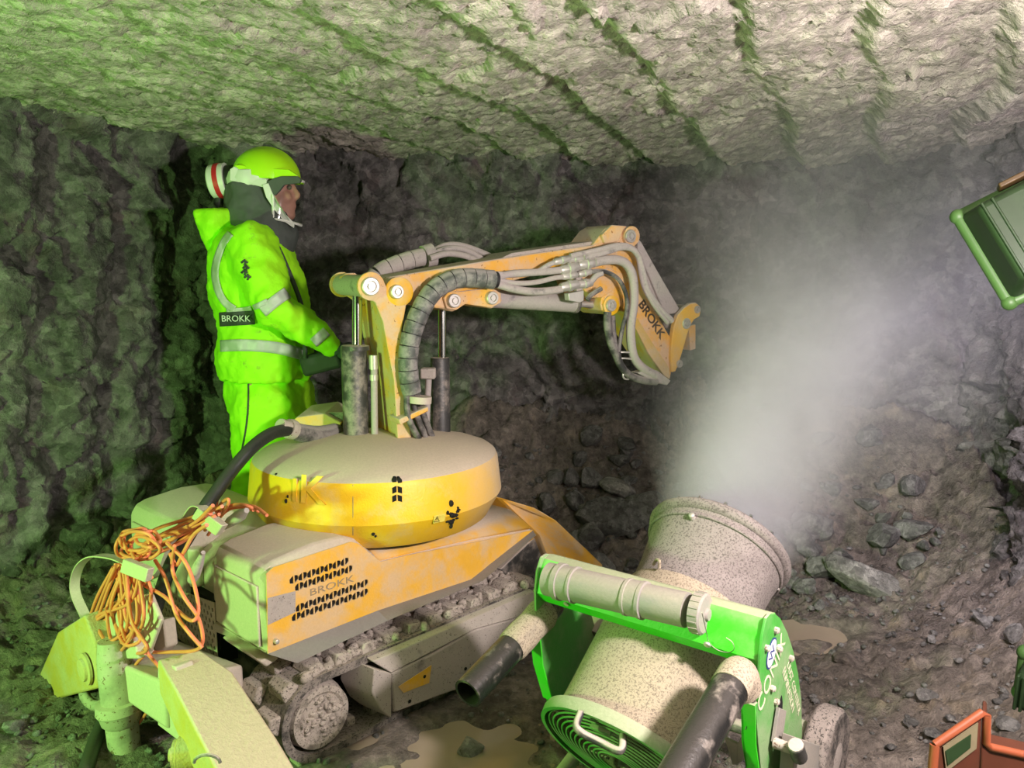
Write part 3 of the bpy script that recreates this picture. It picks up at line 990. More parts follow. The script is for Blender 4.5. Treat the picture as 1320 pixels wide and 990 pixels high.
# side panel with real vent slots
o2 = L(0, 0.07, 0)
def uv2(p):
    d = p - o2
    return (d.dot(RU), d.z)
vent_holes = []
def half_hex(c, w, h, left):
    cu, cz = c
    if left: q = [(0, -h * .5), (0, h * .5), (-w * .55, h * .34), (-w, h * .12), (-w, -h * .3), (-w * .6, -h * .46)]
    else: q = [(0, -h * .5), (0, h * .5), (w * .6, h * .46), (w, h * .3), (w, -h * .12), (w * .55, -h * .34)]
    return [(cu + a, cz + b) for a, b in q]
def vent_row(p0, p1, n, h):
    a, c = uv2(pv(*p0, 0.07)), uv2(pv(*p1, 0.07))
    step = ((c[0] - a[0]) / (n - 0.4))
    for k in range(n):
        cu = a[0] + step * (k + 0.3); cz = a[1] + (c[1] - a[1]) * (cu - a[0]) / (c[0] - a[0])
        vent_holes.append(half_hex((cu - step * .07, cz), step * .42, h, True))
        vent_holes.append(half_hex((cu + step * .07, cz), step * .42, h, False))
vent_row((375, 748), (447, 723), 7, 0.024)
vent_row((382, 757), (452, 733), 7, 0.024)
vent_row((383, 784), (472, 751), 9, 0.024)
vent_row((378, 796), (472, 763), 9, 0.024)
outer2 = [uv2(p) for p in side]
holed_panel(outer2, vent_holes, RU, RZ, o2, 0.0, 'tmp_panel', 'yellow_paint', robot).name = 'side_panel'
sp = [o for o in robot.children if o.name.startswith('side_panel')][0]
# the panel skin is turned into a plate with thickness
m_ = sp.modifiers.new('solid', 'SOLIDIFY'); m_.thickness = 0.004; m_.offset = 0
WORLD['side_panel'] = WORLD[robot.name]
MB().hull2([p for p in [L(-0.06, 0.0735, 0.37), L(0.30, 0.0735, 0.37), L(0.30, 0.0735, 0.51), L(0.24, 0.0735, 0.588), L(-0.06, 0.0735, 0.588)]],
           [p for p in [L(-0.06, 0.0745, 0.37), L(0.30, 0.0745, 0.37), L(0.30, 0.0745, 0.51), L(0.24, 0.0745, 0.588), L(-0.06, 0.0745, 0.588)]]).build('vent_backing', 'black', robot)
# greyed band at the rear end of the panel
g = [pv(345, 771, 0.0675), pv(381, 762, 0.0675), pv(381, 789, 0.0675), pv(345, 806, 0.0675)]
MB().prism(g, RV * 0.001).build('grey_band', 'dusty_steel', robot)
text_on('BROKK', 'raised_lettering', 'letter_faded', robot, pv(428, 755, 0.0672), RU, RZ, 0.030, 0.001, squash=1.6)
MB().lathe(pv(355, 826, 0.067), -RV, [(0, 0.008), (0.012, 0.007), (0.014, 0.003)], 10).build('latch_knob', 'pin_steel', robot)
# sloping skirt below the panel
sk_t = [pv(345, 843, 0.068), pv(487, 787, 0.068), pv(607, 747, 0.068), pv(687, 684, 0.068)]
sk_b = [pv(383, 855, 0.03), pv(500, 800, 0.03), pv(622, 749, 0.03), pv(691, 690, 0.03)]
b = MB()
vs = sk_t + sk_b + [p + RV * 0.012 for p in sk_t] + [p + RV * 0.012 for p in sk_b]
fs = []
for i in range(3):
    fs += [(i, i + 1, i + 5, i + 4), (8 + i, 12 + i, 13 + i, 9 + i), (i, 8 + i, 9 + i, i + 1), (4 + i, 5 + i, 13 + i, 12 + i)]
fs += [(0, 4, 12, 8), (3, 11, 15, 7)]
b.add(vs, fs)
b.build('skirt', 'scraped_steel', robot, 0, 20)
b = [pv(345, 843, 0.068), pv(383, 855, 0.03), L(-0.078, 0.40, 0.315), L(-0.078, 0.40, 0.345)]
MB().prism(b, RU * 0.012).build('rear_skirt', 'dusty_panel', robot, 0.002)
# rear lip with clips
MB().hull2([L(-0.09, 0.10, 0.325), L(-0.09, 0.33, 0.325), L(-0.07, 0.33, 0.30), L(-0.07, 0.10, 0.30)], [L(-0.03, 0.10, 0.335), L(-0.03, 0.33, 0.335), L(-0.03, 0.33, 0.31), L(-0.03, 0.10, 0.31)]).build('rear_lip', 'dusty_panel', robot, 0.006)
# rear grille with oval slots
hl = []
for r in range(9):
    for c in range(19):
        cu = 0.425 + c * 0.0245 + (0.012 if r % 2 else 0); cz = 0.205 + r * 0.0215
        if cz > 0.40 - (cu - 0.43) * 0.12: continue
        w = 0.0062
        hl.append([(cu + w * math.cos(t), cz + (0.003 if math.sin(t) > 0 else -0.003) + 0.0042 * math.sin(t)) for t in [PI / 3 * k + .1 for k in range(6)]])
gp = holed_panel([(0.41, 0.19), (0.90, 0.19), (0.90, 0.34), (0.41, 0.405)], hl, RV, RZ, L(-0.068, 0, 0), 0.0, 'rear_grille', 'dusty_panel', robot)
m_ = gp.modifiers.new('solid', 'SOLIDIFY'); m_.thickness = 0.003; m_.offset = 0
MB().box(L(-0.02, 0.655, 0.29), (0.06, 0.47, 0.2), RAX).build('grille_backing', 'black', robot)

# ---- rear outriggers
def beam(name, a, b, w, h, mat, side_v=None, bevel=0.008, taper=1.0):
    """box beam from a to b, width w across, height h"""
    a, b = Vector(a), Vector(b)
    X = (b - a).normalized()
    Y = RZ.cross(X).normalized(); Z = X.cross(Y)
    q0 = [a - Y * w / 2 - Z * h, a + Y * w / 2 - Z * h, a + Y * w / 2, a - Y * w / 2]
    q1 = [b - Y * w / 2 * taper - Z * h * taper, b + Y * w / 2 * taper - Z * h * taper, b + Y * w / 2 * taper, b - Y * w / 2 * taper]
    return MB().hull2(q0, q1).build(name, mat, robot, bevel)
# near one: flat top sloping down towards the lower edge of the picture
zt0, zt1 = 0.42, 0.375
S0 = [on_z(203, 850, 0.40), on_z(258, 837, 0.40)]
S1 = [on_z(228, 894, 0.375), on_z(300, 866, 0.375)]
S2 = [on_z(277, 990, 0.285), on_z(356, 950, 0.285)]
S3 = [on_z(300, 1045, 0.22), on_z(392, 1010, 0.22)]
vs = []
for S, th in ((S0, .10), (S1, .13), (S2, .14), (S3, .13)):
    vs += [S[0], S[1], S[1] - RZ * th, S[0] - RZ * th]
fs = [(3, 2, 1, 0), (12, 13, 14, 15)]
for k in range(3):
    fs += [(4 * k + i, 4 * k + (i + 1) % 4, 4 * k + 4 + (i + 1) % 4, 4 * k + 4 + i) for i in range(4)]
orr = MB().add(vs, fs).build('outrigger', 'dusty_outrigger', robot, 0.006)
def sub(o, parent):
    o.data.transform(WORLD[parent.name].inverted()); o.parent = parent; return o
c = on_z(230, 972, 0.22)
ax_ = (-RU * 0.8 + RV * 0.6).normalized()
sub(MB().lathe(c, ax_, [(-0.05, 0.042), (0.0, 0.042), (0.003, 0.036), (0.012, 0.036), (0.014, 0.018), (0.022, 0.016)], 24).build('pivot_pin', 'dusty_outrigger', None), orr)
hk = [on_z(266, 985, 0.325) + Vector((0.03 * math.cos(t), 0.005, 0.02 * math.sin(t))) for t in [PI * k / 8 for k in range(9)]]
sub(MB().tube(hk, 0.004, 8).build('lifting_eye', 'dark_steel', None), orr)
pl = [pu(203, 852, -0.33), pu(225, 860, -0.33), pu(262, 990, -0.33), pu(236, 960, -0.33), pu(203, 935, -0.33)]
MB().prism(pl, RU * 0.05).build('outrigger_cheek', 'dusty_panel', robot, 0.004)
# far one
FA = [pu(74, 815, -0.38), pu(108, 793, -0.38), pu(122, 830, -0.38), pu(126, 888, -0.38), pu(60, 905, -0.38), pu(50, 870, -0.38)]
fo = MB().hull2(FA, [p + RU * 0.20 + RV * 0.02 for p in FA]).build('outrigger', 'dusty_outrigger', robot, 0.008)
c = pu(112, 862, -0.385)
sub(MB().lathe(c, -RU, [(0, 0.05), (0.008, 0.05), (0.010, 0.036), (0.018, 0.034), (0.02, 0.02)], 24).build('pivot_pin', 'dusty_outrigger', None), fo)
ft = [pu(60, 850, -0.36), pu(70, 905, -0.36), pu(40, 912, -0.36), pu(38, 880, -0.36)]
sub(MB().hull2(ft, [p + RU * 0.14 for p in ft]).build('foot', 'dusty_steel', None, 0.012), fo)
# ears carrying the post, and the scuffed cylinder between the outriggers
er = []
for k in range(12):
    a = PI * (0.35 + 1.3 * k / 11)
    er.append(pu(126 + 19 * math.cos(a), 885 + 25 * math.sin(a), -0.36))
MB().tube(er, 0.017, 8).build('shackle', 'post_steel', robot, 0, 60)
pb, pt = pu(166, 1010, -0.35), pu(147, 846, -0.35)
axp = (pb - pt).normalized()
MB().lathe(pt, axp, [(-0.05, 0.04), (0.0, 0.047), (0.06, 0.050), (0.135, 0.050), (0.138, 0.066), (0.165, 0.068), (0.178, 0.060), (0.20, 0.055), (0.21, 0.046), (0.50, 0.043)], 28).build('outrigger_cylinder', 'post_steel', robot, 0, 35)
brk = [pu(158, 770, -0.30), pu(192, 766, -0.30), pu(206, 800, -0.30), pu(190, 845, -0.30), pu(162, 842, -0.30)]
MB().prism(brk, RU * 0.015).build('rear_bracket', 'dusty_panel', robot, 0.006)
brk = [pu(120, 800, -0.33), pu(160, 770, -0.33), pu(178, 850, -0.33), pu(128, 850, -0.33)]
MB().prism(brk, RU * 0.05).build('rear_bracket', 'dusty_panel', robot, 0.006)
MB().hull2([L(-0.34, 0.16, 0.34), L(-0.34, 0.62, 0.25), L(-0.34, 0.62, 0.15), L(-0.34, 0.16, 0.20)], [L(-0.09, 0.2, 0.28), L(-0.09, 0.70, 0.20), L(-0.09, 0.7, 0.12), L(-0.09, 0.2, 0.15)]).build('rear_crossmember', 'dusty_panel', robot, 0.01)
cl = [pu(196, 800, -0.2), pu(210, 800, -0.2), pu(214, 835, -0.2), pu(200, 850, -0.2)]
MB().prism(cl, RU * 0.04).build('rear_clamp', 'dusty_panel', robot, 0.006)
# flat steel hoops that guide the cable
def strap(pts, w, wdir, name, mat='dusty_panel', th=0.004):
    P = spline(pts, 6)
    vs, fs = [], []
    for i, p in enumerate(P):
        t = (P[min(i + 1, len(P) - 1)] - P[max(i - 1, 0)]).normalized()
        wv = (wdir - t * wdir.dot(t)).normalized() * w / 2
        nn = t.cross(wv).normalized() * th
        vs += [p - wv, p + wv, p + wv + nn, p - wv + nn]
    for i in range(len(P) - 1):
        for k in range(4):
            fs.append((4 * i + k, 4 * i + (k + 1) % 4, 4 * i + 4 + (k + 1) % 4, 4 * i + 4 + k))
    fs += [(3, 2, 1, 0), tuple(4 * (len(P) - 1) + k for k in range(4))]
    return MB().add(vs, fs).build(name, mat, robot, 0, 50)
strap([pu(112, 798, -0.3), pu(97, 762, -0.3), pu(101, 734, -0.3), pu(118, 718, -0.3), pu(146, 719, -0.3), pu(166, 727, -0.3), pu(186, 738, -0.3)], 0.032, RU, 'cable_hoop')
strap([pu(178, 752, -0.12), pu(205, 738, -0.12), pu(222, 700, -0.12), pu(240, 668, -0.12), pu(256, 652, -0.12), pu(284, 676, -0.12)], 0.028, RU, 'cable_hoop')
for cq, uu in (([(158, 721), (190, 734), (186, 751), (154, 738)], -.37), ([(254, 655), (286, 678), (277, 691), (246, 668)], -.20)):
    MB().prism([pu(x, y, uu) for x, y in cq], RU * .02).build('cable_clamp', 'dusty_panel', robot, .003)
# front outrigger seen past the fan
FO = [pv(640, 640, 0.3), pv(690, 655, 0.12), pv(718, 671, 0.12), pv(778, 728, 0.12), pv(772, 745, 0.12), pv(738, 745, 0.12), pv(706, 722, 0.12), pv(694, 690, 0.12)]
MB().hull2(FO, [p + RV * 0.15 for p in FO]).build('outrigger', 'yellow_paint', robot, 0.008)
fp = [pv(645, 735, 0.15), pv(692, 690, 0.15), pv(704, 722, 0.15), pv(708, 748, 0.15), pv(668, 752, 0.15)]
MB().prism(fp, RV * 0.3).build('front_plate', 'dark_steel', robot, 0.006)
MB().box(L(1.12, 0.8, 0.36), (0.4, 0.16, 0.14), RAX).build('outrigger', 'yellow_paint', robot, 0.01)

# ---- turret cover
TC = L(0.56, 0.39, 0)
ring = MB()
ring.lathe(TC + RZ * 0.5, RZ, [(0, 0.26), (0.09, 0.26)], 40)
ring.build('slew_ring', 'dark_steel', robot)
MB().lathe(TC + RZ * 0.49, RZ, [(0, 0.25), (0.085, 0.24)], 56).build('turret_plinth', 'dark_steel', robot, 0.004)
dk = [(0.33, 0.518), (0.42, 0.511), (0.75, 0.484), (1.05, 0.449)]
lo_ = [L(u, 0.085, z) for u, z in dk]; hi_ = [L(u, 0.19, z + 0.045) for u, z in dk]; fr_ = [L(u, 0.9, z + 0.045) for u, z in dk]; bt_l = [L(u, 0.085, z - 0.03) for u, z in dk]
b = MB()
b.add(lo_ + hi_ + fr_, [(i, i + 1, i + 5, i + 4) for i in range(3)] + [(4 + i, 5 + i, 9 + i, 8 + i) for i in range(3)])
o_ = b.build('deck_top', 'yellow_paint', robot, 0, 25)
m_ = o_.modifiers.new('solid', 'SOLIDIFY'); m_.thickness = 0.02; m_.offset = 0
prof = [(0.563, 0.30), (0.564, 0.390), (0.574, 0.404), (0.658, 0.452), (0.772, 0.439), (0.788, 0.432), (0.80, 0.415), (0.822, 0.35), (0.842, 0.25), (0.852, 0.12), (0.854, 0.01)]
cv = MB()
cv.lathe(TC, RZ, [(z, r) for z, r in prof], 72)
me = cv.mesh('turret_cover')
cuts = MB()
back = (Vector((-0.12, 0.99, 0))).normalized(); side_d = Vector((0.99, 0.12, 0))
cuts.box(TC + back * 0.39 + RZ * 0.75, (1.4, 0.5, 0.30), (side_d, back, RZ))
nt = on_z(405, 566, 0.80)
cuts.lathe(nt + RZ * -0.05, RZ, [(0, 0.11), (0.3, 0.11)], 32)
cm = cuts.mesh('cut')
co = bpy.data.objects.new('cut', cm); COL.objects.link(co)
me = baked(me, [('BOOLEAN', dict(operation='DIFFERENCE', object=co, solver='EXACT', use_self=True))])
bpy.data.objects.remove(co)
me.materials.clear()
tur = place(me, 'turret_cover', 'turret_paint', robot, 28)
# panel joint lines cut as thin raised seams, mid vent, warning plate, soot marks, drain notch
def on_turret(x, y, r=None, lift=0.0):
    """photo point on the turret's side"""
    if r is None:
        r = 0.445
        for _ in range(6):
            p = on_turret(x, y, r)
            r = float(np.interp(p.z, [q[0] for q in prof], [q[1] for q in prof])) + lift
        return p
    d = ray(x, y); o = CAM - TC
    a = d.x ** 2 + d.y ** 2; b_ = 2 * (o.x * d.x + o.y * d.y); c_ = o.x ** 2 + o.y ** 2 - r * r
    disc = max(0, b_ * b_ - 4 * a * c_)
    t = (-b_ - math.sqrt(disc)) / (2 * a)
    return CAM + d * t
def tnorm(p):
    d = p - TC; d.z = 0
    return d.normalized()
seam = [on_turret(455, y) for y, r in ((612, 0.436), (625, 0.444), (645, 0.449), (662, 0.4515), (680, 0.437), (690, 0.42))]
MB().tube(seam, 0.0013, 6).build('panel_seam', 'letter_faded', robot)
seam = [on_turret(x, y) for x, y in ((352, 593), (375, 600), (400, 604), (430, 608), (455, 611))]
MB().tube(spline(seam, 4), 0.0013, 6).build('panel_seam', 'letter_faded', robot)
vt = MB()
for r_ in range(3):
    for sgn in (-1, 1):
        p = on_turret(512 + sgn * 3.6, 621 + 11 * r_, None, .001)
        n_ = tnorm(p); t_ = RZ.cross(n_)
        q = [(sgn * 0.0065, -.011), (sgn * 0.0065, .008), (-sgn * 0.0065, .013), (-sgn * 0.0065, -.006)]
        if r_ == 0: q = [(sgn * 0.0065, -.008), (sgn * 0.0065, .006), (sgn * .001, .013), (-sgn * 0.0065, .013), (-sgn * 0.0065, -.006)]
        vt.prism([p + t_ * a + RZ * b + n_ * 0.0005 for a, b in q], -n_ * 0.02)
vt.build('vent', 'black', robot)
p = on_turret(566, 668, None, .001); n_ = (tnorm(p) + RZ * -0.25).normalized(); t_ = RZ.cross(n_).normalized(); up_ = n_.cross(t_)
sg = MB().box(p + n_ * 0.002, (0.042, 0.028, 0.003), (t_, up_, n_)).build('warning_plate', 'sticker_yellow', robot, 0.001)
tr_ = [p - t_ * 0.010 + up_ * b + t_ * a + n_ * 0.004 for a, b in ((-.010, -.008), (.010, -.008), (0, .010))]
w_ = MB()
for i in range(3):
    w_.tube([tr_[i], tr_[(i + 1) % 3]], 0.0009, 5)
w_.cyl(p - t_ * 0.010 + up_ * 0.004 + n_ * 0.004, p - t_ * 0.010 - up_ * 0.003 + n_ * 0.004, 0.0011, seg=6)
sub(w_.build('warning_triangle', 'black', None), sg)
rs_ = random.Random(4)
w_ = MB()
for k in range(26):
    p = on_turret(584 + rs_.gauss(0, 4), 663 + rs_.gauss(0, 7))
    w_.ball(p, (rs_.uniform(.002, .010), rs_.uniform(.002, .010), rs_.uniform(.002, .012)), 7, 5)
w_.build('grease_blot', 'soot', robot, 0, 60)
for q in ((481, 688, .006), (484, 691, .004), (349, 601, .005), (356, 612, .005), (369, 646, .006), (371, 640, .004)):
    MB().ball(on_turret(q[0], q[1]), (q[2], q[2] * .6, q[2] * 1.3), 8, 6).build('paint_chip', 'soot', robot, 0, 60)
# embossed letters on the cover's side
for ch, x in (('I', 380), ('K', 402)):
    p = on_turret(x, 633, None, .0005); n_ = tnorm(p); t_ = RZ.cross(n_)
    up_ = (RZ * 0.114 - n_ * 0.013).normalized()
    text_on(ch, 'embossed_letter', 'turret_paint', robot, p, t_, up_, 0.125 if ch == 'K' else 0.10, 0.0022, bold=0.002, squash=1.1)
# the cut-back side of the turret: base plate, boot, boxes
MB().lathe(TC + RZ * 0.55, RZ, [(0, 0.36), (0.04, 0.36)], 40).build('turret_base', 'dark_steel', robot)
MB().box(TC + back * 0.14 + RZ * 0.70, (0.62, 0.08, 0.22), (side_d, back, RZ)).build('turret_bulkhead', 'dark_steel', robot, 0.01)
q = [on_y(x, y, 2.98) for x, y in ((366, 556), (382, 538), (418, 533), (440, 545), (436, 553))]
MB().hull2(q, [p + Vector((0.02, 0.16, 0.02)) for p in q]).build('rear_shelf', 'yellow_paint', robot, 0.004)
MB().hull2([on_y(x, y, 3.0) for x, y in ((405, 532), (500, 530), (500, 575), (405, 575))], [on_y(x, y, 3.03) for x, y in ((405, 532), (500, 530), (500, 575), (405, 575))]).build('rear_guard', 'dark_steel', robot, 0.004)
bt = [(374, 553, .032), (384, 557, .040), (396, 560, .043), (408, 562, .047), (420, 560, .044), (432, 555, .034), (440, 556, .02)]
boot_p = [on_y(x, y, 2.72 + 0.003 * (x - 374)) for x, y, r in bt]
MB().tube(spline(boot_p, 4), [r for r in np.interp(np.linspace(0, 6, 25), range(7), [b_[2] * .8 for b_ in bt])], 16).build('cable_boot', 'hose_rubber', robot, 0, 60)
MB().lathe(boot_p[0], boot_p[0] - boot_p[2], [(-0.02, 0.034), (0.0, 0.036), (0.012, 0.034), (0.012, 0.026), (0.05, 0.026)], 12).build('cable_gland', 'post_steel', robot, 0.002)

# ---- arm, in its own upright plane
AZA = math.radians(60)
AD = Vector((math.sin(AZA), math.cos(AZA), 0)); AN = Vector((AD.y, -AD.x, 0))       # AN points at the camera side
A0 = Vector((-0.42, 2.9, 0))
def ap(x, y, off=0.0):
    return on_plane(x, y, A0 + AN * off, AN)
def plate(pts, o1, o2, name, mat, bevel=0.004, parent=None):
    a = [ap(x, y, o1) for x, y in pts]
    # same outline carried back along the arm's width
    b = MB().prism(a, AN * (o2 - o1))
    return b.build(name, mat, parent or robot, bevel)
def disc(cx, cy, r, n=14, a0=0, a1=360):
    return [(cx + r * math.cos(math.radians(a0 + (a1 - a0) * k / n)), cy - r * math.sin(math.radians(a0 + (a1 - a0) * k / n))) for k in range(n + 1)]
H = 0.095
def pin(x, y, r_px, off, length=0.02, name='pivot_pin', parent=None, mat='pin_steel'):
    c = ap(x, y, off)
    k = (c - CAM).dot(FW) / F_PX
    r = r_px * k
    return MB().lathe(c - AN * 0.01, AN, [(0, r), (length, r), (length + .003, r * .9), (length + .003, r * .62), (length - .002, r * .55), (length - .002, r * .4), (length + .006, r * .38), (length + .006, 0.0005)], 22).build(name, mat, parent or robot, 0, 35)
# column: two cheeks with a web
cheek = [(466, 357), (472, 353), (484, 352), (493, 358), (500, 374), (524, 392), (519, 420), (516, 440), (517, 475), (521, 515), (532, 570), (513, 570), (508, 490), (500, 450), (494, 415), (484, 390), (468, 379), (463, 370)]
plate(cheek, H + 0.025, H + 0.002, 'column_cheek', 'yellow_boom', 0.003)
MB().prism([ap(x, y, H + 0.025) - AN * 0.215 for x, y in cheek], -AN * 0.023).build('column_cheek', 'yellow_boom', robot, 0.003)
web = [(494, 388), (505, 400), (513, 470), (526, 570), (514, 570), (503, 470)]
plate(web, H, -H, 'column_web', 'yellow_boom', 0.004)
MB().cyl(ap(477, 369, H + 0.03), ap(477, 369, H + 0.03) - AN * 0.30, 0.038, seg=28).build('rear_cross_tube', 'dusty_steel', robot, 0.004)
MB().lathe(ap(477, 369, H + 0.03) - AN * 0.305, AN, [(0, 0.036), (0.0, 0.046), (0.012, 0.046), (0.012, 0.038)], 28).build('tube_collar', 'yellow_boom', robot)
MB().lathe(ap(477, 369, H + 0.024), AN, [(0, 0.048), (0.012, 0.048), (0.014, 0.044)], 28).build('pivot_boss', 'yellow_boom', robot)
pin(477, 369, 12, H + 0.04)
# boom
bt_ = [(497, 365), (503, 357), (520, 354), (640, 334), (700, 325), (764, 316), (790, 300), (798, 310), (790, 350), (775, 377), (764, 385), (752, 372), (742, 345), (700, 352), (650, 365), (642, 376), (648, 388), (634, 398), (600, 392), (584, 402), (571, 398), (526, 393), (500, 392), (494, 380)]
boom = plate(bt_, H - 0.004, -H + 0.004, 'boom', 'yellow_boom', 0.006)
sub(MB().lathe(ap(511, 376, H - 0.004), AN, [(-0.02, 0.052), (0.026, 0.052), (0.03, 0.047)], 30).build('pivot_boss', 'yellow_clean', None), boom)
pin(511, 376, 9, H + 0.035)
link = [(572, 384), (578, 376), (590, 376), (634, 371), (646, 378), (646, 390), (634, 397), (600, 392), (588, 400), (576, 398)]
plate(link, H + 0.012, H - 0.004, 'cylinder_link', 'yellow_boom', 0.003)
pin(584.5, 387.5, 9, H + 0.02); pin(633.5, 384, 8.5, H + 0.02)
tp = [(636, 325), (764, 310), (775, 300), (764, 316), (640, 335)]
a_ = [(660, 326), (764, 311), (764, 318), (640, 336)]
plate(a_, 0.07, -0.09, 'boom_top_plate', 'dusty_steel', 0.003)
# boom head block
hd = [(764, 316), (779, 296), (789, 290), (806, 291), (816, 294), (820, 303), (816, 316), (800, 330), (785, 345), (770, 330)]
plate(hd, H - 0.006, -H + 0.006, 'boom_head', 'yellow_boom', 0.005)
plate([(776, 303), (789, 290), (806, 291), (797, 312), (780, 314)], H + 0.012, H - 0.008, 'head_cheek', 'yellow_boom', 0.004)
lower = [(762, 384), (766, 360), (783, 345), (796, 350), (790, 375), (775, 384)]
plate(lower, H, -H, 'head_lug', 'yellow_boom', 0.004)
# boom cylinder under the boom
def acyl(x0, y0, x1, y1, off, r, name, mat, parent=None, seg=22):
    return MB().cyl(ap(x0, y0, off), ap(x1, y1, off), r, seg=seg).build(name, mat, parent or robot, 0.002)
bc = acyl(630, 384, 740, 391, 0.03, 0.037, 'boom_cylinder', 'hose_dusty')
sub(MB().cyl(ap(738, 391, .03), ap(788, 394, .03), 0.014, seg=16).build('piston_rod', 'pin_steel', None), bc)
sub(MB().lathe(ap(740, 391, .03), ap(740, 391, .03) - ap(700, 388, .03), [(-0.004, 0.040), (0.012, 0.040), (0.014, 0.02)], 20).build('cylinder_cap', 'dark_steel', None), bc)
# stick
st = [(786, 342), (792, 322), (801, 306), (808, 295), (817, 296), (822, 304), (818, 320), (824, 352), (842, 396), (866, 438), (867, 470), (864, 488), (858, 482), (838, 452), (820, 420), (805, 400), (797, 394), (793, 403), (785, 406), (776, 400), (774, 392), (779, 372)]
stick = plate(st, H - 0.004, -H + 0.004, 'stick', 'yellow_boom', 0.005)
pin(811.5, 304.5, 8.5, H + 0.012); 
sub(MB().lathe(ap(811.5, 304.5, H - 0.004), AN, [(-0.01, 0.04), (0.016, 0.04), (0.018, 0.036)], 26).build('pivot_boss', 'yellow_boom', None), stick)
sub(MB().lathe(ap(786.5, 393.5, H - 0.004), AN, [(-0.01, 0.040), (0.01, 0.040), (0.012, 0.036)], 26).build('pivot_boss', 'yellow_clean', None), stick)
pin(786.5, 393.5, 8, H + 0.006)
sub(plate([(816, 420), (824, 418), (840, 446), (863, 478), (864, 489), (857, 485), (838, 458)], H + 0.004, H - 0.03, 'stick_edge', 'dusty_outrigger', 0.003, robot), stick) if False else plate([(814, 412), (822, 410), (840, 440), (863, 474), (864, 489), (857, 485), (836, 456)], H + 0.003, H - 0.03, 'stick_edge', 'dusty_outrigger', 0.003)
d_ = (ap(851, 433, H) - ap(828, 397, H)).normalized()
text_on('BROKK', 'painted_lettering', 'letter_dark', robot, ap(840, 412, H - 0.0025), d_, d_.cross(AN) * -1, 0.052, 0.0012, squash=1.15, bold=0.0008)
# guard and cylinder above the stick
plate([(823, 308), (827, 312), (846, 346), (876, 398), (871, 404), (858, 406), (838, 358), (822, 322)], 0.075, -0.08, 'stick_guard', 'hose_dusty', 0.004)
sc_ = acyl(822, 340, 852, 402, 0.03, 0.033, 'stick_cylinder', 'hose_dusty')
sub(MB().cyl(ap(852, 402, .03), ap(866, 424, .03), 0.014, seg=14).build('piston_rod', 'chrome', None), sc_)
sub(MB().ball(ap(861, 416, .03), 0.027, 14, 9).build('rod_eye', 'hose_dusty', None), sc_)
# tool coupler: two curved hooks with pins
ck = [(897, 390), (902, 394), (904, 400), (902, 408), (895, 412), (890, 420), (886, 432), (881, 450), (876, 466), (871, 479), (866, 480), (865, 460), (866, 440), (869, 420), (874, 406), (882, 397), (890, 391)]
plate(ck, H + 0.012, H - 0.012, 'coupler_hook', 'yellow_clean', 0.004)
MB().prism([ap(x, y, H + 0.012) - AN * 2 * H for x, y in ck], -AN * 0.024).build('coupler_hook', 'yellow_clean', robot, 0.004)
for (x, y, r) in ((899, 399, 5), (885, 417, 7), (876, 469, 5)):
    pin(x, y, r, H + 0.014, 0.012)
    MB().cyl(ap(x, y, H), ap(x, y, H) - AN * 2 * H, 0.018, seg=16).build('coupler_bar', 'dusty_steel', robot)
plate([(888, 420), (897, 418), (897, 450), (890, 452)], 0.03, -0.03, 'coupler_block', 'yellow_boom', 0.004)

# upright lift cylinders beside the column
def lift(xb, wpx, y0, y1, xr, wr, yr, Y, name='lift_cylinder'):
    k = Y / F_PX
    r = wpx / 2 * k
    p0 = on_y(xb, y1, Y); p1 = on_y(xb, y0, Y)
    cy = MB().lathe(p0 - RZ * 0.14, RZ, [(0, r), ((p1 - p0).z + 0.135, r), ((p1 - p0).z + 0.14, r * .93), ((p1 - p0).z + 0.141, r * .5)], 30).build(name, 'dark_steel', robot)
    pr1 = on_y(xr, yr, Y)
    sub(MB().cyl(on_y(xr, y0 + 4, Y), pr1, wr / 2 * k, seg=18).build('piston_rod', 'chrome', None), cy)
    return cy
lc = lift(459, 33, 445, 556, 460.5, 12.5, 376, 2.86)
sub(MB().lathe(on_y(459, 444, 2.86) - RZ * 0.02, RZ, [(0, 0.0475), (0.015, 0.0475), (0.017, 0.03)], 26).build('cylinder_cap', 'dark_steel', None), lc)
sub(MB().cyl(on_y(483, 560, 2.84), on_y(482, 462, 2.84), 0.012, seg=12).build('feed_pipe', 'hose_dusty', None), lc)
sub(MB().lathe(on_y(482, 490, 2.84), RZ, [(0, .015), (.02, .015), (.02, .011), (.04, .011), (.04, .016), (.09, .016)], 10).build('pipe_fitting', 'pin_steel', None), lc)
rc = lift(568.5, 25, 461, 558, 570, 10.5, 392, 2.98)
sub(MB().cyl(on_y(549, 560, 2.94), on_y(553, 478, 2.94), 0.012, seg=12).build('feed_pipe', 'hose_dusty', None), rc)
sub(MB().box(on_y(552, 481, 2.93), (0.055, 0.05, 0.04)).build('pipe_block', 'dusty_steel', None, 0.006), rc)
# spiral-wrapped hose over the boom: overlapping sleeves
def wrapped(pts, r, name, mat, pitch=0.042):
    P = spline(pts, 14)
    cum = [0]
    for a, c in zip(P[:-1], P[1:]): cum.append(cum[-1] + (c - a).length)
    tot = cum[-1]; n = int(tot / pitch)
    def at(s):
        for i in range(len(P) - 1):
            if cum[i + 1] >= s:
                t = (s - cum[i]) / max(1e-9, cum[i + 1] - cum[i])
                return P[i].lerp(P[i + 1], t)
        return P[-1]
    b = MB()
    b.tube(P, r * 0.9, 16)
    o = b.build(name, 'black_plastic', robot, 0, 60)
    for k in range(n):
        s0, s1 = k * pitch + 0.0015, (k + 1) * pitch - 0.0015
        q = [at(s0 + (s1 - s0) * j / 3) for j in range(4)]
        sub(MB().tube(q, [r * 1.0, r * 1.04, r * 1.05, r * 1.06], 18).build('wrap_turn', mat, None, 0, 50), o)
    return o
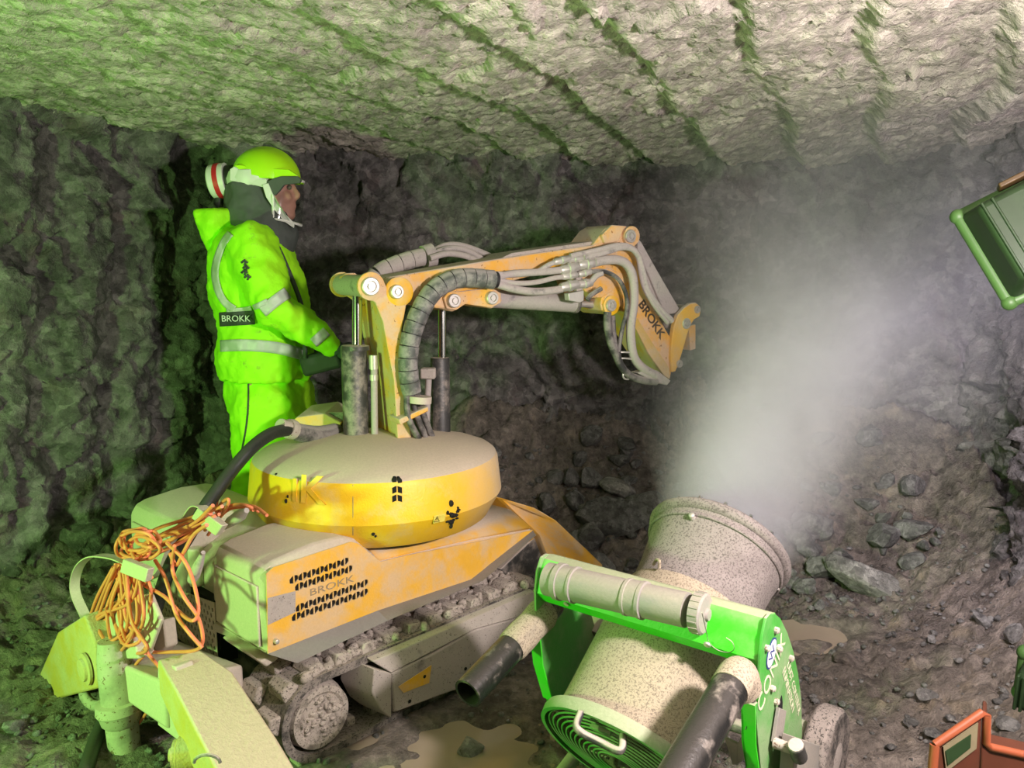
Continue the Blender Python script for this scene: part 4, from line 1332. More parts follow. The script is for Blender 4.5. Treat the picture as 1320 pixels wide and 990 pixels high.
wh = wrapped([ap(x, y, H + 0.055) for x, y in ((531, 507), (527, 485), (526, 462), (530, 434), (541, 403), (557, 377), (578, 363), (602, 358), (640, 361))], 0.0335, 'wrapped_hose', 'hose_wrap')
wf = wrapped([ap(x, y, -H - 0.06) for x, y in ((478, 368), (487, 353), (511, 341), (536, 333), (549, 331))], 0.033, 'wrapped_hose', 'hose_dusty', 0.05)
MB().lathe(ap(552, 330, -H - 0.06), ap(556, 329, -H - .06) - ap(549, 331, -H - .06), [(-0.02, 0.045), (0.02, 0.046)], 20).build('hose_clamp', 'hose_dusty', robot)
strap2 = MB().lathe(ap(541, 515, H + 0.055), ap(540, 516, H + .055) - ap(541, 500, H + .055), [(-0.012, 0.042), (0.012, 0.042)], 18)
strap2.build('hose_clamp', 'dusty_panel', robot)
q = [ap(x, y, H + 0.07) for x, y in ((514, 541), (552, 524), (553, 530), (516, 548))]
MB().prism(q, -AN * 0.10).build('hose_clamp_bar', 'yellow_boom', robot, 0.004)
def hose(pts, r, mat='hose_dusty', name='hydraulic_hose', seg=9):
    return MB().tube(spline(pts, 6), r, seg).build(name, mat, robot, 0, 60)
for i, (a, b_, c_) in enumerate((((524, 507), (527, 540), (545, 575)), ((531, 508), (537, 535), (553, 575)), ((538, 508), (546, 535), (562, 575)), ((529, 508), (532, 540), (549, 575)))):
    hose([ap(*a, H + 0.05 - 0.015 * i), ap(*b_, H + 0.06 - 0.015 * i), ap(*c_, H + 0.03 - 0.01 * i)], 0.0115, 'hose_rubber')
# far-side hoses arching over the boom
for i, pts in enumerate((((553, 328), (572, 317), (592, 316), (615, 323), (640, 334)), ((553, 330), (575, 321), (595, 321), (612, 328), (625, 337)), ((554, 333), (576, 327), (600, 330), (618, 338)))):
    hose([ap(x, y, -H - 0.06 + 0.03 * i) for x, y in pts], 0.0125)
# hoses and fittings along the near side of the boom
runs = [((640, 353), (665, 354), (690, 351), (708, 341), (722, 336)),
        ((640, 357), (660, 353), (690, 351), (715, 349), (730, 347)),
        ((640, 361), (665, 365), (690, 364), (716, 358), (728, 357)),
        ((640, 366), (665, 373), (690, 376), (715, 374), (728, 371))]
for i, pts in enumerate(runs):
    hose([ap(x, y, H + 0.055) for x, y in pts], (0.010, 0.014, 0.010, 0.015)[i])
def fitting(x0, y0, x1, y1, r, off=H + 0.055):
    a, c = ap(x0, y0, off), ap(x1, y1, off)
    d = (c - a); l = d.length
    MB().lathe(a, d, [(0, r * .8), (l * .12, r), (l * .42, r), (l * .44, r * 1.18), (l * .62, r * 1.18), (l * .64, r), (l * .9, r), (l, r * .8)], 12).build('hose_fitting', 'pin_steel', robot, 0, 30)
for q in ((714, 338, 735, 333, .014), (722, 349, 745, 343, .019), (725, 357, 744, 354, .013), (722, 371, 745, 366, .019), (745, 342, 768, 338, .02), (745, 354, 762, 350, .013), (744, 367, 763, 364, .017), (730, 335, 752, 333, .012)):
    fitting(*q)
q = [ap(x, y, H + 0.03) for x, y in ((727, 378), (747, 374), (747, 387), (742, 390), (728, 387))]
MB().prism(q, AN * 0.03).build('fitting_bracket', 'pin_steel', robot, 0.002)
q = [ap(x, y, H + 0.02) for x, y in ((738, 328), (746, 327), (748, 378), (740, 380))]
MB().prism(q, AN * 0.02).build('fitting_bracket', 'dusty_steel', robot, 0.002)
for pts, r, m in ((((766, 338), (785, 335), (800, 336), (810, 344), (816, 360), (817, 390), (813, 420), (814, 445), (818, 462), (828, 474), (845, 484)), 0.019, 'hose_dusty'),
                  (((762, 350), (780, 350), (797, 360), (807, 380), (808, 400), (802, 425), (798, 450), (800, 468), (808, 480), (822, 486)), 0.009, 'hose_rubber'),
                  (((752, 332), (780, 325), (800, 319), (815, 321), (824, 333), (829, 352), (834, 372), (848, 394), (866, 414)), 0.013, 'hose_dusty'),
                  (((735, 330), (770, 322), (795, 316), (812, 318), (822, 330), (826, 352), (831, 372), (845, 396), (861, 416)), 0.010, 'hose_dusty'),
                  (((757, 387), (762, 380), (775, 372)), 0.010, 'hose_rubber'),
                  (((783, 402), (783, 420), (787, 440), (793, 455), (801, 472), (812, 484), (828, 490), (846, 492)), 0.016, 'hose_rubber'),
                  (((790, 407), (791, 425), (793, 445), (796, 462)), 0.010, 'hose_rubber'),
                  (((745, 366), (760, 364), (768, 356), (776, 352)), 0.012, 'hose_dusty')):
    hose([ap(x, y, H + 0.06) for x, y in pts], r, m)
for y in (454, 462):
    hose([ap(797, y, H + 0.06), ap(806, y, H + .068), ap(816, y + 1, H + 0.06)], 0.004, 'pin_steel', 'hose_tie', 6)
q = [ap(x, y, H + 0.02) for x, y in ((812, 479), (826, 475), (838, 476), (855, 489), (850, 495), (832, 490))]
MB().prism(q, AN * 0.05).build('hose_guard', 'hose_dusty', robot, 0.004)
lp = [ap(808 + 5 * math.cos(t), 484 + 5 * math.sin(t), H + 0.06) for t in [2 * PI * k / 14 for k in range(13)]]
MB().tube(lp, 0.004, 6).build('wire_ring', 'pin_steel', robot)
# supply cable from the boot down to the cable hoops and away over the rear
cab = [boot_p[0] + Vector((0, -0.01, 0.0)), on_y(350, 559, 2.62), on_y(325, 577, 2.52), on_y(300, 605, 2.45), on_y(278, 635, 2.38), on_y(262, 658, 2.33), on_y(243, 690, 2.29), on_y(222, 725, 2.30), on_y(207, 765, 2.34), on_y(190, 815, 2.38), on_y(172, 860, 2.40), on_y(146, 905, 2.36), on_y(125, 950, 2.24), on_y(108, 1000, 2.06)]
MB().tube(spline(cab, 8), 0.0215, 14).build('supply_cable', 'cable_black', robot, 0, 60)

# ---- orange cable gathered in two hanks over the hoops: one thing
cable = thing('extension_cable', 'orange cable gathered in loose hanks on the robot rear hoops', 'cable', pu(180, 750, -0.3))
rc_ = random.Random(12)
b = MB()
R_C = 0.0052
def cpath(pts, uu, jit=0.006):
    P = [pu(x, y, uu + rc_.uniform(-.02, .02)) + Vector((rc_.uniform(-jit, jit), rc_.uniform(-jit, jit), rc_.uniform(-jit, jit))) for x, y in pts]
    b.tube(spline(P, 7), R_C, 7)
# hanging loops below the first hoop
for k in range(9):
    t = k / 8
    xt = 146 + 34 * t; xb = 112 + 68 * abs((t * 1.37) % 1 - 0.1); yb = 842 + rc_.uniform(-18, 12)
    x2 = 150 + 34 * ((t * 2.3) % 1)
    cpath([(xt, 728), (xt - 12 - 10 * (1 - t), 775), (xb - 4, yb - 32), (xb + 8, yb), (xb + 26, yb - 6), (x2 + 6, 800), (x2, 728)], -0.34)
# bunch above the hoop
for k in range(6):
    cx, cy = 176 + rc_.uniform(-10, 16), 700 + rc_.uniform(-6, 8)
    rx, ry = rc_.uniform(12, 24), rc_.uniform(9, 18)
    a0 = rc_.uniform(0, 6)
    cpath([(cx + rx * math.cos(a0 + 2 * PI * j / 9), cy + ry * math.sin(a0 + 2 * PI * j / 9)) for j in range(11)], -0.31)
# strands between the two hoops
for k in range(9):
    y0 = 700 + k * 4; 
    cpath([(162 + 4 * k, 715 - 2 * k), (205 + rc_.uniform(-6, 6), 712 - 3 * k + rc_.uniform(-5, 5)), (245 + rc_.uniform(-4, 4), 690 - 3 * k + rc_.uniform(-4, 4)), (268 + k * 1.5, 668 - 1.5 * k)], -0.2 + 0.0 * k, 0.012)
# loops rising past the second hoop
for pts in (((262, 680), (268, 655), (274, 641), (281, 644), (276, 660), (268, 680)), ((270, 678), (282, 655), (291, 645), (292, 652), (280, 672), (268, 690)),
            ((268, 676), (288, 656), (310, 650), (330, 655), (345, 664)), ((272, 682), (292, 660), (314, 653), (326, 658)), ((264, 684), (276, 664), (296, 652), (316, 650), (336, 660))):
    cpath(pts, -0.04, 0.004)
# long strands trailing below
for pts in (((182, 735), (178, 770), (184, 800), (188, 830), (190, 842), (206, 862), (224, 883), (200, 908), (178, 932)),
            ((186, 738), (196, 760), (192, 790), (186, 815)),
            ((226, 705), (222, 735), (236, 768), (256, 800), (258, 836), (220, 840), (170, 842), (142, 845)),
            ((216, 700), (236, 722), (250, 752), (256, 786), (248, 800), (232, 790), (210, 768), (186, 756)),
            ((200, 722), (214, 748), (226, 790), (240, 812), (262, 836)),
            ((104, 812), (130, 790), (160, 770), (196, 745)), ((102, 810), (120, 798), (138, 792)),
            ((120, 850), (140, 846), (165, 836), (188, 843)),
            ((218, 712), (228, 728), (238, 712), (250, 690), (266, 676)), ((188, 842), (176, 856), (172, 866))):
    cpath(pts, -0.30, 0.003)
b.build('cord', 'orange_cable', cable, 0, 60)
pl_ = MB().tube([pu(262, 712, -0.25), pu(256, 728, -0.25), pu(250, 742, -0.25), pu(247, 748, -0.25)], [0.006, 0.013, 0.016, 0.012], 10)
pl_.build('plug', 'hose_dusty', cable, 0, 40)
pl_ = MB().tube([pu(286, 682, -0.08), pu(298, 672, -0.08), pu(310, 664, -0.08), pu(318, 658, -0.08)], [0.006, 0.016, 0.018, 0.008], 10)
pl_.build('socket', 'hose_dusty', cable, 0, 40)

# ------------------------------------------------------------------ the operator
PY = 3.5
def pp(x, y, dy=0.0): return on_y(x, y, PY + dy)
KP = PY / F_PX
X1, Y1, Z1 = Vector((1, 0, 0)), Vector((0, 1, 0)), Vector((0, 0, 1))
foot_z = float(floor_h([-1.1], [3.5])[0])
person = thing('person', 'operator in yellow hi-vis suit and powered helmet behind the robot', 'person', (pp(340, 600).x, PY, foot_z))
def limb(b, pts, seg=14):
    """pts: (point, radius) -> tapered tube with rounded ends"""
    P = spline([p for p, r in pts], 5)
    R = np.interp(np.linspace(0, len(pts) - 1, len(P)), range(len(pts)), [r for p, r in pts])
    b.tube(P, list(R), seg)
    b.ball(P[0], R[0], seg, 8); b.ball(P[-1], R[-1], seg, 8)
hand_r = pp(446, 458, -0.14); hand_l = pp(432, 446, 0.18)
elb_r, elb_l = pp(353, 396, -0.27), pp(368, 402, 0.27)
sh_r, sh_l = pp(326, 318, -0.19), pp(330, 318, 0.19)
# body: one continuous figure
b = MB()
b.loft([(pp(345, 495), X1 * .13, Y1 * .16), (pp(343, 470), X1 * .14, Y1 * .17), (pp(340, 420), X1 * .125, Y1 * .155), (pp(334, 370), X1 * .135, Y1 * .17), (pp(327, 325), X1 * .125, Y1 * .18), (pp(323, 300), X1 * .08, Y1 * .13), (pp(325, 285), X1 * .055, Y1 * .06), (pp(338, 262), X1 * .055, Y1 * .058)], 20)
for s, e, h, sg in ((sh_r, elb_r, hand_r, -1), (sh_l, elb_l, hand_l, 1)):
    limb(b, [(s, .055), (s.lerp(e, .5), .050), (e, .042), (e.lerp(h, .5), .038), (h - (h - e).normalized() * .06, .028)])
for sg in (-1, 1):
    hx = pp(346, 500, 0).x
    kn = Vector((pp(352 - 6 * (sg < 0), 600).x, PY + .12 * sg, foot_z + .50))
    an = Vector((pp(334 + 10 * (sg > 0), 700).x, PY + .13 * sg, foot_z + .09))
    limb(b, [(Vector((hx, PY + .10 * sg, foot_z + .92)), .095), (kn, .06), (an, .042)])
# head
hc = pp(352, 246)
b.ball(hc + Vector((-0.012, 0, 0.03)), (.095, .075, .10), 20, 14)
b.ball(hc + Vector((0.03, 0, -0.045)), (.062, .055, .072), 18, 12)
b.ball(hc + Vector((0.066, 0, -0.10)), (.026, .034, .026), 12, 8)
b.tube([hc + Vector((0.083, 0, 0.022)), hc + Vector((0.108, 0, -0.022)), hc + Vector((0.098, 0, -0.03))], [.011, .014, .014], 10)
b.ball(hc + Vector((0.084, 0, -0.06)), (.014, .026, .009), 12, 8); b.ball(hc + Vector((0.081, 0, -0.074)), (.014, .022, .009), 12, 8)
b.ball(hc + Vector((0.078, 0, 0.035)), (.016, .052, .012), 14, 8)
for sg in (-1, 1):
    b.ball(hc + Vector((0.0, .074 * sg, -0.01)), (.020, .012, .034), 10, 8)
    b.ball(hc + Vector((0.060, .034 * sg, -0.03)), (.03, .026, .028), 12, 8)
me = baked(b.mesh('body'), [('REMESH', dict(mode='VOXEL', voxel_size=0.0085, use_smooth_shade=True)), ('SMOOTH', dict(factor=0.5, iterations=3))])
place(me, 'body', 'skin', person, 179)
for sg in (-1, 1):
    MB().ball(hc + Vector((0.078, .031 * sg, 0.012)), .0115, 12, 8).build('eye', 'eye_white', person, 0, 179)
# gloves: palm, four fingers and a thumb closed on the control levers
def glove(h, fore, sg):
    f = fore.normalized(); up = (Z1 - f * Z1.dot(f)).normalized(); sd = f.cross(up)
    b = MB()
    b.ball(h - f * .01, (.048, .026, .04), 14, 10, (f, up, sd))
    b.tube([h - f * .11, h - f * .04], [.042, .034], 14)
    for k, ln in enumerate((.072, .080, .075, .058)):
        o = h + f * .03 + sd * (.030 - .020 * k) * 1.0
        pts = [o, o + f * ln * .45 + up * .008, o + f * ln * .75 - up * .012, o + f * ln * .72 - up * .038]
        b.tube(spline(pts, 4), list(np.linspace(.0125, .009, 13)), 8)
        b.ball(pts[-1], .009, 8, 6)
    o = h - f * .01 + sd * .035
    pts = [o, o + sd * .022 + f * .022 - up * .006, o + sd * .018 + f * .05 - up * .018]
    b.tube(spline(pts, 4), list(np.linspace(.014, .010, 9)), 8); b.ball(pts[-1], .010, 8, 6)
    me = baked(b.mesh('glove'), [('REMESH', dict(mode='VOXEL', voxel_size=0.004)), ('SMOOTH', dict(factor=0.5, iterations=2))])
    place(me, 'glove', 'glove', person, 179)
glove(hand_r, hand_r - elb_r, -1); glove(hand_l, hand_l - elb_l, 1)
# jacket
b = MB()
rg = [(291, 318, 27, .105), (300, 322, 40, .165), (312, 325, 48, .205), (335, 328, 54, .225), (362, 331, 59, .232), (385, 334, 61, .23), (400, 337, 60, .222), (412, 341, 56, .21), (424, 342, 58, .215), (445, 343, 60, .222), (470, 344, 61, .226), (487, 345, 60, .226)]
b.loft([(pp(x, y), X1 * a * KP, Y1 * r) for y, x, a, r in rg], 32)
for s, e, h in ((sh_r, elb_r, hand_r), (sh_l, elb_l, hand_l)):
    d = (h - e).normalized()
    limb(b, [(s, .105), (s.lerp(e, .35), .102), (s.lerp(e, .75), .090), (e, .083), (e.lerp(h, .3), .072), (e.lerp(h, .65), .058), (h - d * .075, .047)], 18)
me = b.mesh('jacket')
tex = bpy.data.textures.new('cloth_folds', 'CLOUDS'); tex.noise_scale = 0.085; tex.noise_depth = 3
me = baked(me, [('REMESH', dict(mode='VOXEL', voxel_size=0.012)), ('SMOOTH', dict(factor=0.6, iterations=6)), ('DISPLACE', dict(texture=tex, strength=0.05, mid_level=0.5, texture_coords='LOCAL')), ('SMOOTH', dict(factor=0.3, iterations=1))])
jacket = place(me, 'jacket', 'hivis', person, 179)
from mathutils.bvhtree import BVHTree
def bvh_of(o):
    W_ = WORLD[o.name]
    return BVHTree.FromPolygons([W_ @ v.co for v in o.data.vertices], [p.vertices[:] for p in o.data.polygons])
jb = bvh_of(jacket)
def tape(bvh, pts, w_px, name, mat, parent, lift=0.009, n=12):
    """a flat strip laid on the cloth along a run of photo points"""
    P2 = spline([Vector((x, y, 0)) for x, y in pts], n)
    vs, fs, ok = [], [], []
    for i, p in enumerate(P2):
        t = (P2[min(i + 1, len(P2) - 1)] - P2[max(i - 1, 0)]).normalized()
        nn = Vector((-t.y, t.x, 0))
        row = []
        for k in (-1, -.5, 0, .5, 1):
            q = p + nn * w_px / 2 * k
            d = ray(q.x, q.y).normalized()
            loc, nor, idx, dist = bvh.ray_cast(CAM, d)
            row.append((loc - d * lift) if loc is not None and dist < 5 else None)
        if all(r is not None for r in row) and max((row[j] - row[j + 1]).length for j in range(4)) < 0.06:
            ok.append(row)
        else: ok.append(None)
    for i in range(len(ok) - 1):
        if ok[i] and ok[i + 1] and (ok[i][2] - ok[i + 1][2]).length < .08:
            for j in range(4):
                base = len(vs)
                vs += [ok[i][j], ok[i][j + 1], ok[i + 1][j + 1], ok[i + 1][j]]
                fs.append((base, base + 1, base + 2, base + 3))
    if not fs: return None
    b = MB(); b.add(vs, fs)
    me = b.mesh(name)
    bm = bmesh.new(); bm.from_mesh(me); bmesh.ops.remove_doubles(bm, verts=bm.verts, dist=0.0005); bmesh.ops.recalc_face_normals(bm, faces=bm.faces); bm.to_mesh(me); bm.free()
    o = place(me, name, mat, parent, 179)
    m = o.modifiers.new('solid', 'SOLIDIFY'); m.thickness = 0.003; m.offset = 0
    return o
tape(jb, [(322, 287), (306, 293), (291, 308), (281, 330), (277, 352), (281, 374), (290, 390), (302, 399)], 9, 'reflective_tape', 'reflective', person)
tape(jb, [(292, 401), (312, 400), (328, 396), (345, 388)], 7, 'reflective_tape', 'reflective', person)
tape(jb, [(284, 446), (310, 445), (335, 446), (360, 449), (392, 457)], 15, 'reflective_tape', 'reflective', person)
tape(jb, [(338, 402), (355, 388), (372, 376)], 15, 'reflective_tape', 'reflective', person)
tape(jb, [(404, 442), (413, 434), (421, 427)], 13, 'reflective_tape', 'reflective', person)
tape(jb, [(376, 322), (384, 340), (393, 366)], 9, 'reflective_tape', 'reflective', person)
tape(jb, [(283, 412), (300, 411), (318, 410), (330, 409)], 18, 'waist_belt', 'belt_dark', person, 0.012)
bp = pp(303, 405); loc, nor, i_, d_ = jb.ray_cast(CAM, ray(304, 411).normalized())
text_on('BROKK', 'belt_lettering', 'reflective', person, loc - ray(304, 411).normalized() * 0.030, Vector((1, 0.0, 0)), Z1, 0.036, 0.0008)
# scrawled pen marks on the sleeve back
for k, (x, y) in enumerate(((315, 338), (317, 345), (315, 351), (319, 357))):
    tape(jb, [(x - 4, y + 1), (x, y - 2), (x + 4, y + 1)], 2.5, 'pen_mark', 'belt_dark', person, 0.003, 3)
    tape(jb, [(x, y - 4), (x + 1, y), (x, y + 4)], 2.0, 'pen_mark', 'belt_dark', person, 0.003, 3)
# folded hood of the jacket
b = MB()
b.loft([(pp(287, 271), X1 * .09, Y1 * .13), (pp(285, 276), X1 * .095, Y1 * .15), (pp(284, 290), X1 * .082, Y1 * .16), (pp(282, 308), X1 * .055, Y1 * .13), (pp(279, 328), X1 * .022, Y1 * .06)], 20)
b.loft([(pp(266, 272), X1 * .03, Y1 * .13), (pp(268, 284), X1 * .034, Y1 * .15), (pp(273, 305), X1 * .03, Y1 * .11)], 16)
me = baked(b.mesh('jacket_hood'), [('REMESH', dict(mode='VOXEL', voxel_size=0.011)), ('SMOOTH', dict(factor=0.5, iterations=4)), ('DISPLACE', dict(texture=tex, strength=0.03, mid_level=0.5, texture_coords='LOCAL'))])
place(me, 'jacket_hood', 'hivis', person, 179)
# trousers
b = MB()
b.loft([(pp(345, 476), X1 * .175, Y1 * .19), (pp(347, 500), X1 * .185, Y1 * .20), (pp(350, 530), X1 * .18, Y1 * .20)], 24)
for sg in (-1, 1):
    top = pp(351 - 2 * sg, 520); top.y += .09 * sg
    kx = 352 if sg < 0 else 366
    pts = [(top, .155), (Vector((pp(kx, 560).x, PY + .11 * sg, pp(340, 560).z)), .140), (Vector((pp(kx - 6, 600).x, PY + .12 * sg, pp(340, 600).z)), .118),
           (Vector((pp(kx - 18, 645).x, PY + .13 * sg, pp(340, 645).z)), .105), (Vector((pp(kx - 24, 690).x, PY + .135 * sg, pp(340, 690).z)), .10), (Vector((pp(kx - 25, 722).x, PY + .14 * sg, foot_z + .10)), .10)]
    limb(b, pts, 20)
me = baked(b.mesh('trousers'), [('REMESH', dict(mode='VOXEL', voxel_size=0.013)), ('SMOOTH', dict(factor=0.6, iterations=5)), ('DISPLACE', dict(texture=tex, strength=0.05, mid_level=0.5, texture_coords='LOCAL'))])
trs = place(me, 'trousers', 'hivis', person, 179)
tb = bvh_of(trs)
tape(tb, [(320, 486), (320, 515), (318, 545), (312, 580)], 2, 'trouser_seam', 'belt_dark', person, 0.002)
for sg in (-1, 1):
    x0 = pp(326 if sg < 0 else 342, 722).x
    bt = MB()
    bt.loft([(Vector((x0 + .06, PY + .14 * sg, foot_z + .005)), X1 * .155, Y1 * .055), (Vector((x0 + .06, PY + .14 * sg, foot_z + .035)), X1 * .155, Y1 * .055), (Vector((x0 + .04, PY + .14 * sg, foot_z + .075)), X1 * .12, Y1 * .05), (Vector((x0, PY + .14 * sg, foot_z + .11)), X1 * .065, Y1 * .055), (Vector((x0, PY + .14 * sg, foot_z + .2)), X1 * .062, Y1 * .058)], 18)
    bt.build('boot', 'boot', person, 0.004, 50)
# helmet: shell, ridge, rim band, visor frame, visor, neck cape, filter unit
up_h = Vector((-0.16, 0, 0.987)); fw_h = Vector((0.987, 0, 0.16))
fw_h = Vector((math.cos(math.radians(-10)), 0, math.sin(math.radians(-10)))); up_h = Vector((math.sin(math.radians(10)), 0, math.cos(math.radians(10))))
hx_c = pp(344, 227)
def dome(c, rx, ry, rz, cut=-0.12, seg=36, rings=12, ridge=0.0):
    vs, fs = [], []
    for j in range(rings + 1):
        ph = math.asin(cut) + (PI / 2 - math.asin(cut)) * j / rings
        for k in range(seg):
            t = 2 * PI * k / seg
            y = math.sin(t) * math.cos(ph)
            lift = ridge * math.exp(-(y / 0.16) ** 2) * math.sin(max(ph, 0))
            vs.append(c + fw_h * rx * math.cos(t) * math.cos(ph) + Y1 * ry * y + up_h * (rz * math.sin(ph) + lift))
    for j in range(rings):
        for k in range(seg):
            fs.append((j * seg + k, j * seg + (k + 1) % seg, (j + 1) * seg + (k + 1) % seg, (j + 1) * seg + k))
    fs.append(tuple(range(seg - 1, -1, -1)))
    b = MB(); b.add(vs, fs); return b
hel = dome(hx_c, .142, .115, .115, -0.10, ridge=0.008).build('helmet_shell', 'hivis_helmet', person, 0, 60)
# raised side wing on the shell and brim
w_ = [(301, 213), (310, 212), (330, 216), (352, 217), (372, 218), (385, 227), (372, 228), (352, 230), (326, 229), (312, 222)]
for sg, dy in ((-1, -.103), (1, .095)):
    a_ = [pp(x, y, dy) for x, y in w_]
    MB().prism(a_, Y1 * (-sg) * -0.016 if sg > 0 else Y1 * 0.03).build('helmet_wing', 'hivis_helmet', person, 0.004, 50)
MB().loft([(hx_c + fw_h * .10 - up_h * .006, fw_h * .058, Y1 * .085), (hx_c + fw_h * .10 + up_h * .012, fw_h * .05, Y1 * .08)], 24).build('helmet_brim', 'hivis_helmet', person, 0.003, 50)
rb = MB()
rb.loft([(pp(326, 243, 0), X1 * .105, Y1 * .10), (pp(328, 232, 0), X1 * .118, Y1 * .115), (pp(330, 222), X1 * .112, Y1 * .112)], 30)
rb.build('helmet_band', 'white_plastic', person, 0.003, 50)
for dy in (-.104, .104):
    a_ = [pp(x, y, dy) for x, y in ((296, 218), (302, 214), (326, 230), (344, 231), (344, 240), (338, 241), (318, 236), (296, 233))]
    MB().prism(a_, Y1 * (0.02 if dy < 0 else -.02)).build('helmet_band', 'white_plastic', person, 0.003)
    a_ = [pp(x, y, dy * 1.08) for x, y in ((344, 234), (352, 230), (362, 227), (384, 227), (388, 232), (386, 236), (366, 238), (360, 246), (354, 252), (346, 245))]
    MB().prism(a_, Y1 * (0.02 if dy < 0 else -.02)).build('visor_mount', 'hood_cloth', person, 0.003)
# curved visor and its pale frame, wrapped about the face
def vis_pt(x, y, th):
    """profile point swung round the head: th 0 = straight ahead, 90 = side"""
    base = pp(x, y)
    c = hc.x
    f = base.x - c
    return Vector((c + f * math.cos(math.radians(th)) + 0.0, PY + .108 * math.sin(math.radians(th)), base.z))
edge_top = [vis_pt(391 - 0.04 * abs(t), 234 + 0.02 * abs(t), t) for t in range(-75, 76, 10)]
edge_bot = [vis_pt(388 - 0.06 * abs(t), 291 - .10 * abs(t), t) for t in range(-75, 76, 10)]
n = len(edge_top)
b = MB()
mid = [(edge_top[i] + edge_bot[i]) / 2 + Vector((0.006, 0, 0)) for i in range(n)]
b.add(edge_top + mid + edge_bot, [(i, i + 1, n + i + 1, n + i) for i in range(n - 1)] + [(n + i, n + i + 1, 2 * n + i + 1, 2 * n + i) for i in range(n - 1)])
b.build('face_visor', 'visor_clear', person, 0, 179)
loop = edge_top + list(reversed(edge_bot)); loop.append(loop[0])
MB().tube(loop, 0.006, 8).build('visor_frame', 'white_plastic', person, 0, 60)
for sg in (-1, 1):
    o_ = [(338, 238, .112), (346, 236, .114), (351, 248, .114), (359, 262, .110), (369, 277, .09), (380, 288, .055), (379, 294, .055), (367, 286, .09), (354, 271, .11), (343, 254, .114)]
    a_ = [pp(x, y, d * sg) for x, y, d in o_]; c_ = [pp(x, y, (d - .012) * sg) for x, y, d in o_]
    MB().hull2(a_, c_).build('visor_frame', 'white_plastic', person, 0.002)
# neck cape
b = MB()
b.loft([(pp(322, 238), X1 * .108, Y1 * .108), (pp(326, 250), X1 * .122, Y1 * .112), (pp(330, 262), X1 * .130, Y1 * .118), (pp(333, 275), X1 * .140, Y1 * .125), (pp(337, 287), X1 * .135, Y1 * .135), (pp(345, 300), X1 * .125, Y1 * .145), (pp(352, 314), X1 * .10, Y1 * .13), (pp(358, 326), X1 * .07, Y1 * .10)], 28)
me = b.mesh('neck_cape')
# open the front for the face
cutb = MB(); cutb.box(hc + Vector((0.15, 0, 0.01)), (0.25, 0.17, 0.19))
cm = cutb.mesh('cut'); co = bpy.data.objects.new('cut', cm); COL.objects.link(co)
me = baked(me, [('BOOLEAN', dict(operation='DIFFERENCE', object=co, solver='EXACT')), ('REMESH', dict(mode='VOXEL', voxel_size=0.007)), ('SMOOTH', dict(factor=0.5, iterations=3)), ('DISPLACE', dict(texture=tex, strength=0.03, mid_level=0.5, texture_coords='LOCAL'))])
bpy.data.objects.remove(co)
me.materials.clear()
place(me, 'neck_cape', 'hood_cloth', person, 179)
# filter unit behind the helmet
fc = pp(272, 235); fd = (pp(295, 232) - fc).normalized()
lf = (pp(294, 232) - fc).length
MB().lathe(fc, fd, [(0, 0.062), (0.006, 0.070), (lf * .42, 0.073), (lf, 0.073)], 30).build('filter_unit', 'white_plastic', person, 0.002)
MB().lathe(fc + fd * lf * .42, fd, [(0, 0.0732), (0.0, 0.0745), (lf * .28, 0.0745), (lf * .28, 0.0732)], 30).build('filter_stripe', 'red_stripe', person)
MB().cyl(fc + fd * lf, fc + fd * (lf + .03), 0.06, seg=24).build('filter_collar', 'black_plastic', person)
MB().tube([pp(284, 250), pp(282, 262), pp(290, 272)], 0.022, 12).build('air_tube', 'black_plastic', person, 0, 60)
# control box worn at the waist
rcx = thing('remote_control_box', 'dark control box held at the waist of the operator', 'remote control', pp(425, 462))
bx = pp(424, 462, 0.02)
tilt = (Vector((0.97, 0, 0.25)), Y1, Vector((-0.25, 0, 0.97)))
MB().box(bx, (0.17, 0.34, 0.085), tilt).build('housing', 'belt_dark', rcx, 0.015)
for dy in (-.14, .14):
    MB().tube([bx + Vector((0, dy, .03)), bx + Vector((0.01, dy, .085))], [.011, .009], 10).build('joystick', 'black_plastic', rcx, 0, 60)
MB().tube(spline([bx + Vector((-.06, -.17, .02)), pp(390, 400, -.17), pp(368, 340, -.15), pp(350, 303, -.12)], 6), 0.010, 8).build('shoulder_strap', 'belt_dark', rcx, 0, 60)

# ------------------------------------------------------------------ mist cannon
PR = CAM + ray(803, 975) * 1.82; PF = CAM + ray(925, 706) * 2.15
CA = (PF - PR); CL = CA.length; CA.normalize()
CR = CA.cross(Z1).normalized(); CB = CR.cross(CA)
def cw(r, a, b): return PR + CR * r + CA * a + CB * b
def cpl(x, y, A): return on_plane(x, y, PR + CA * A, CA)
def cpr(x, y, R): return on_plane(x, y, PR + CR * R, CR)
def cpb(x, y, B): return on_plane(x, y, PR + CB * B, CB)
CAX = (CR, CA, CB)
base = PR.lerp(PF, .4); base.z = 0
cannon = thing('mist_cannon', 'green framed mist cannon with a dusty tan barrel in the foreground', 'misting fan', base)
MB().lathe(PR, CA, [(0.0, 0.190), (0.004, 0.180), (0.30, 0.178), (0.34, 0.172), (0.40, 0.168)], 64, cap=False).build('fan_drum', 'drum_coat', cannon, 0, 40)
MB().lathe(PR, CA, [(0.38, 0.160), (0.40, 0.162), (0.46, 0.163), (0.54, 0.172), (CL - 0.03, 0.180), (CL, 0.183), (CL, 0.172), (0.5, 0.158), (0.38, 0.154)], 64, cap=False).build('barrel_bell', 'bell_coat', cannon, 0, 40)
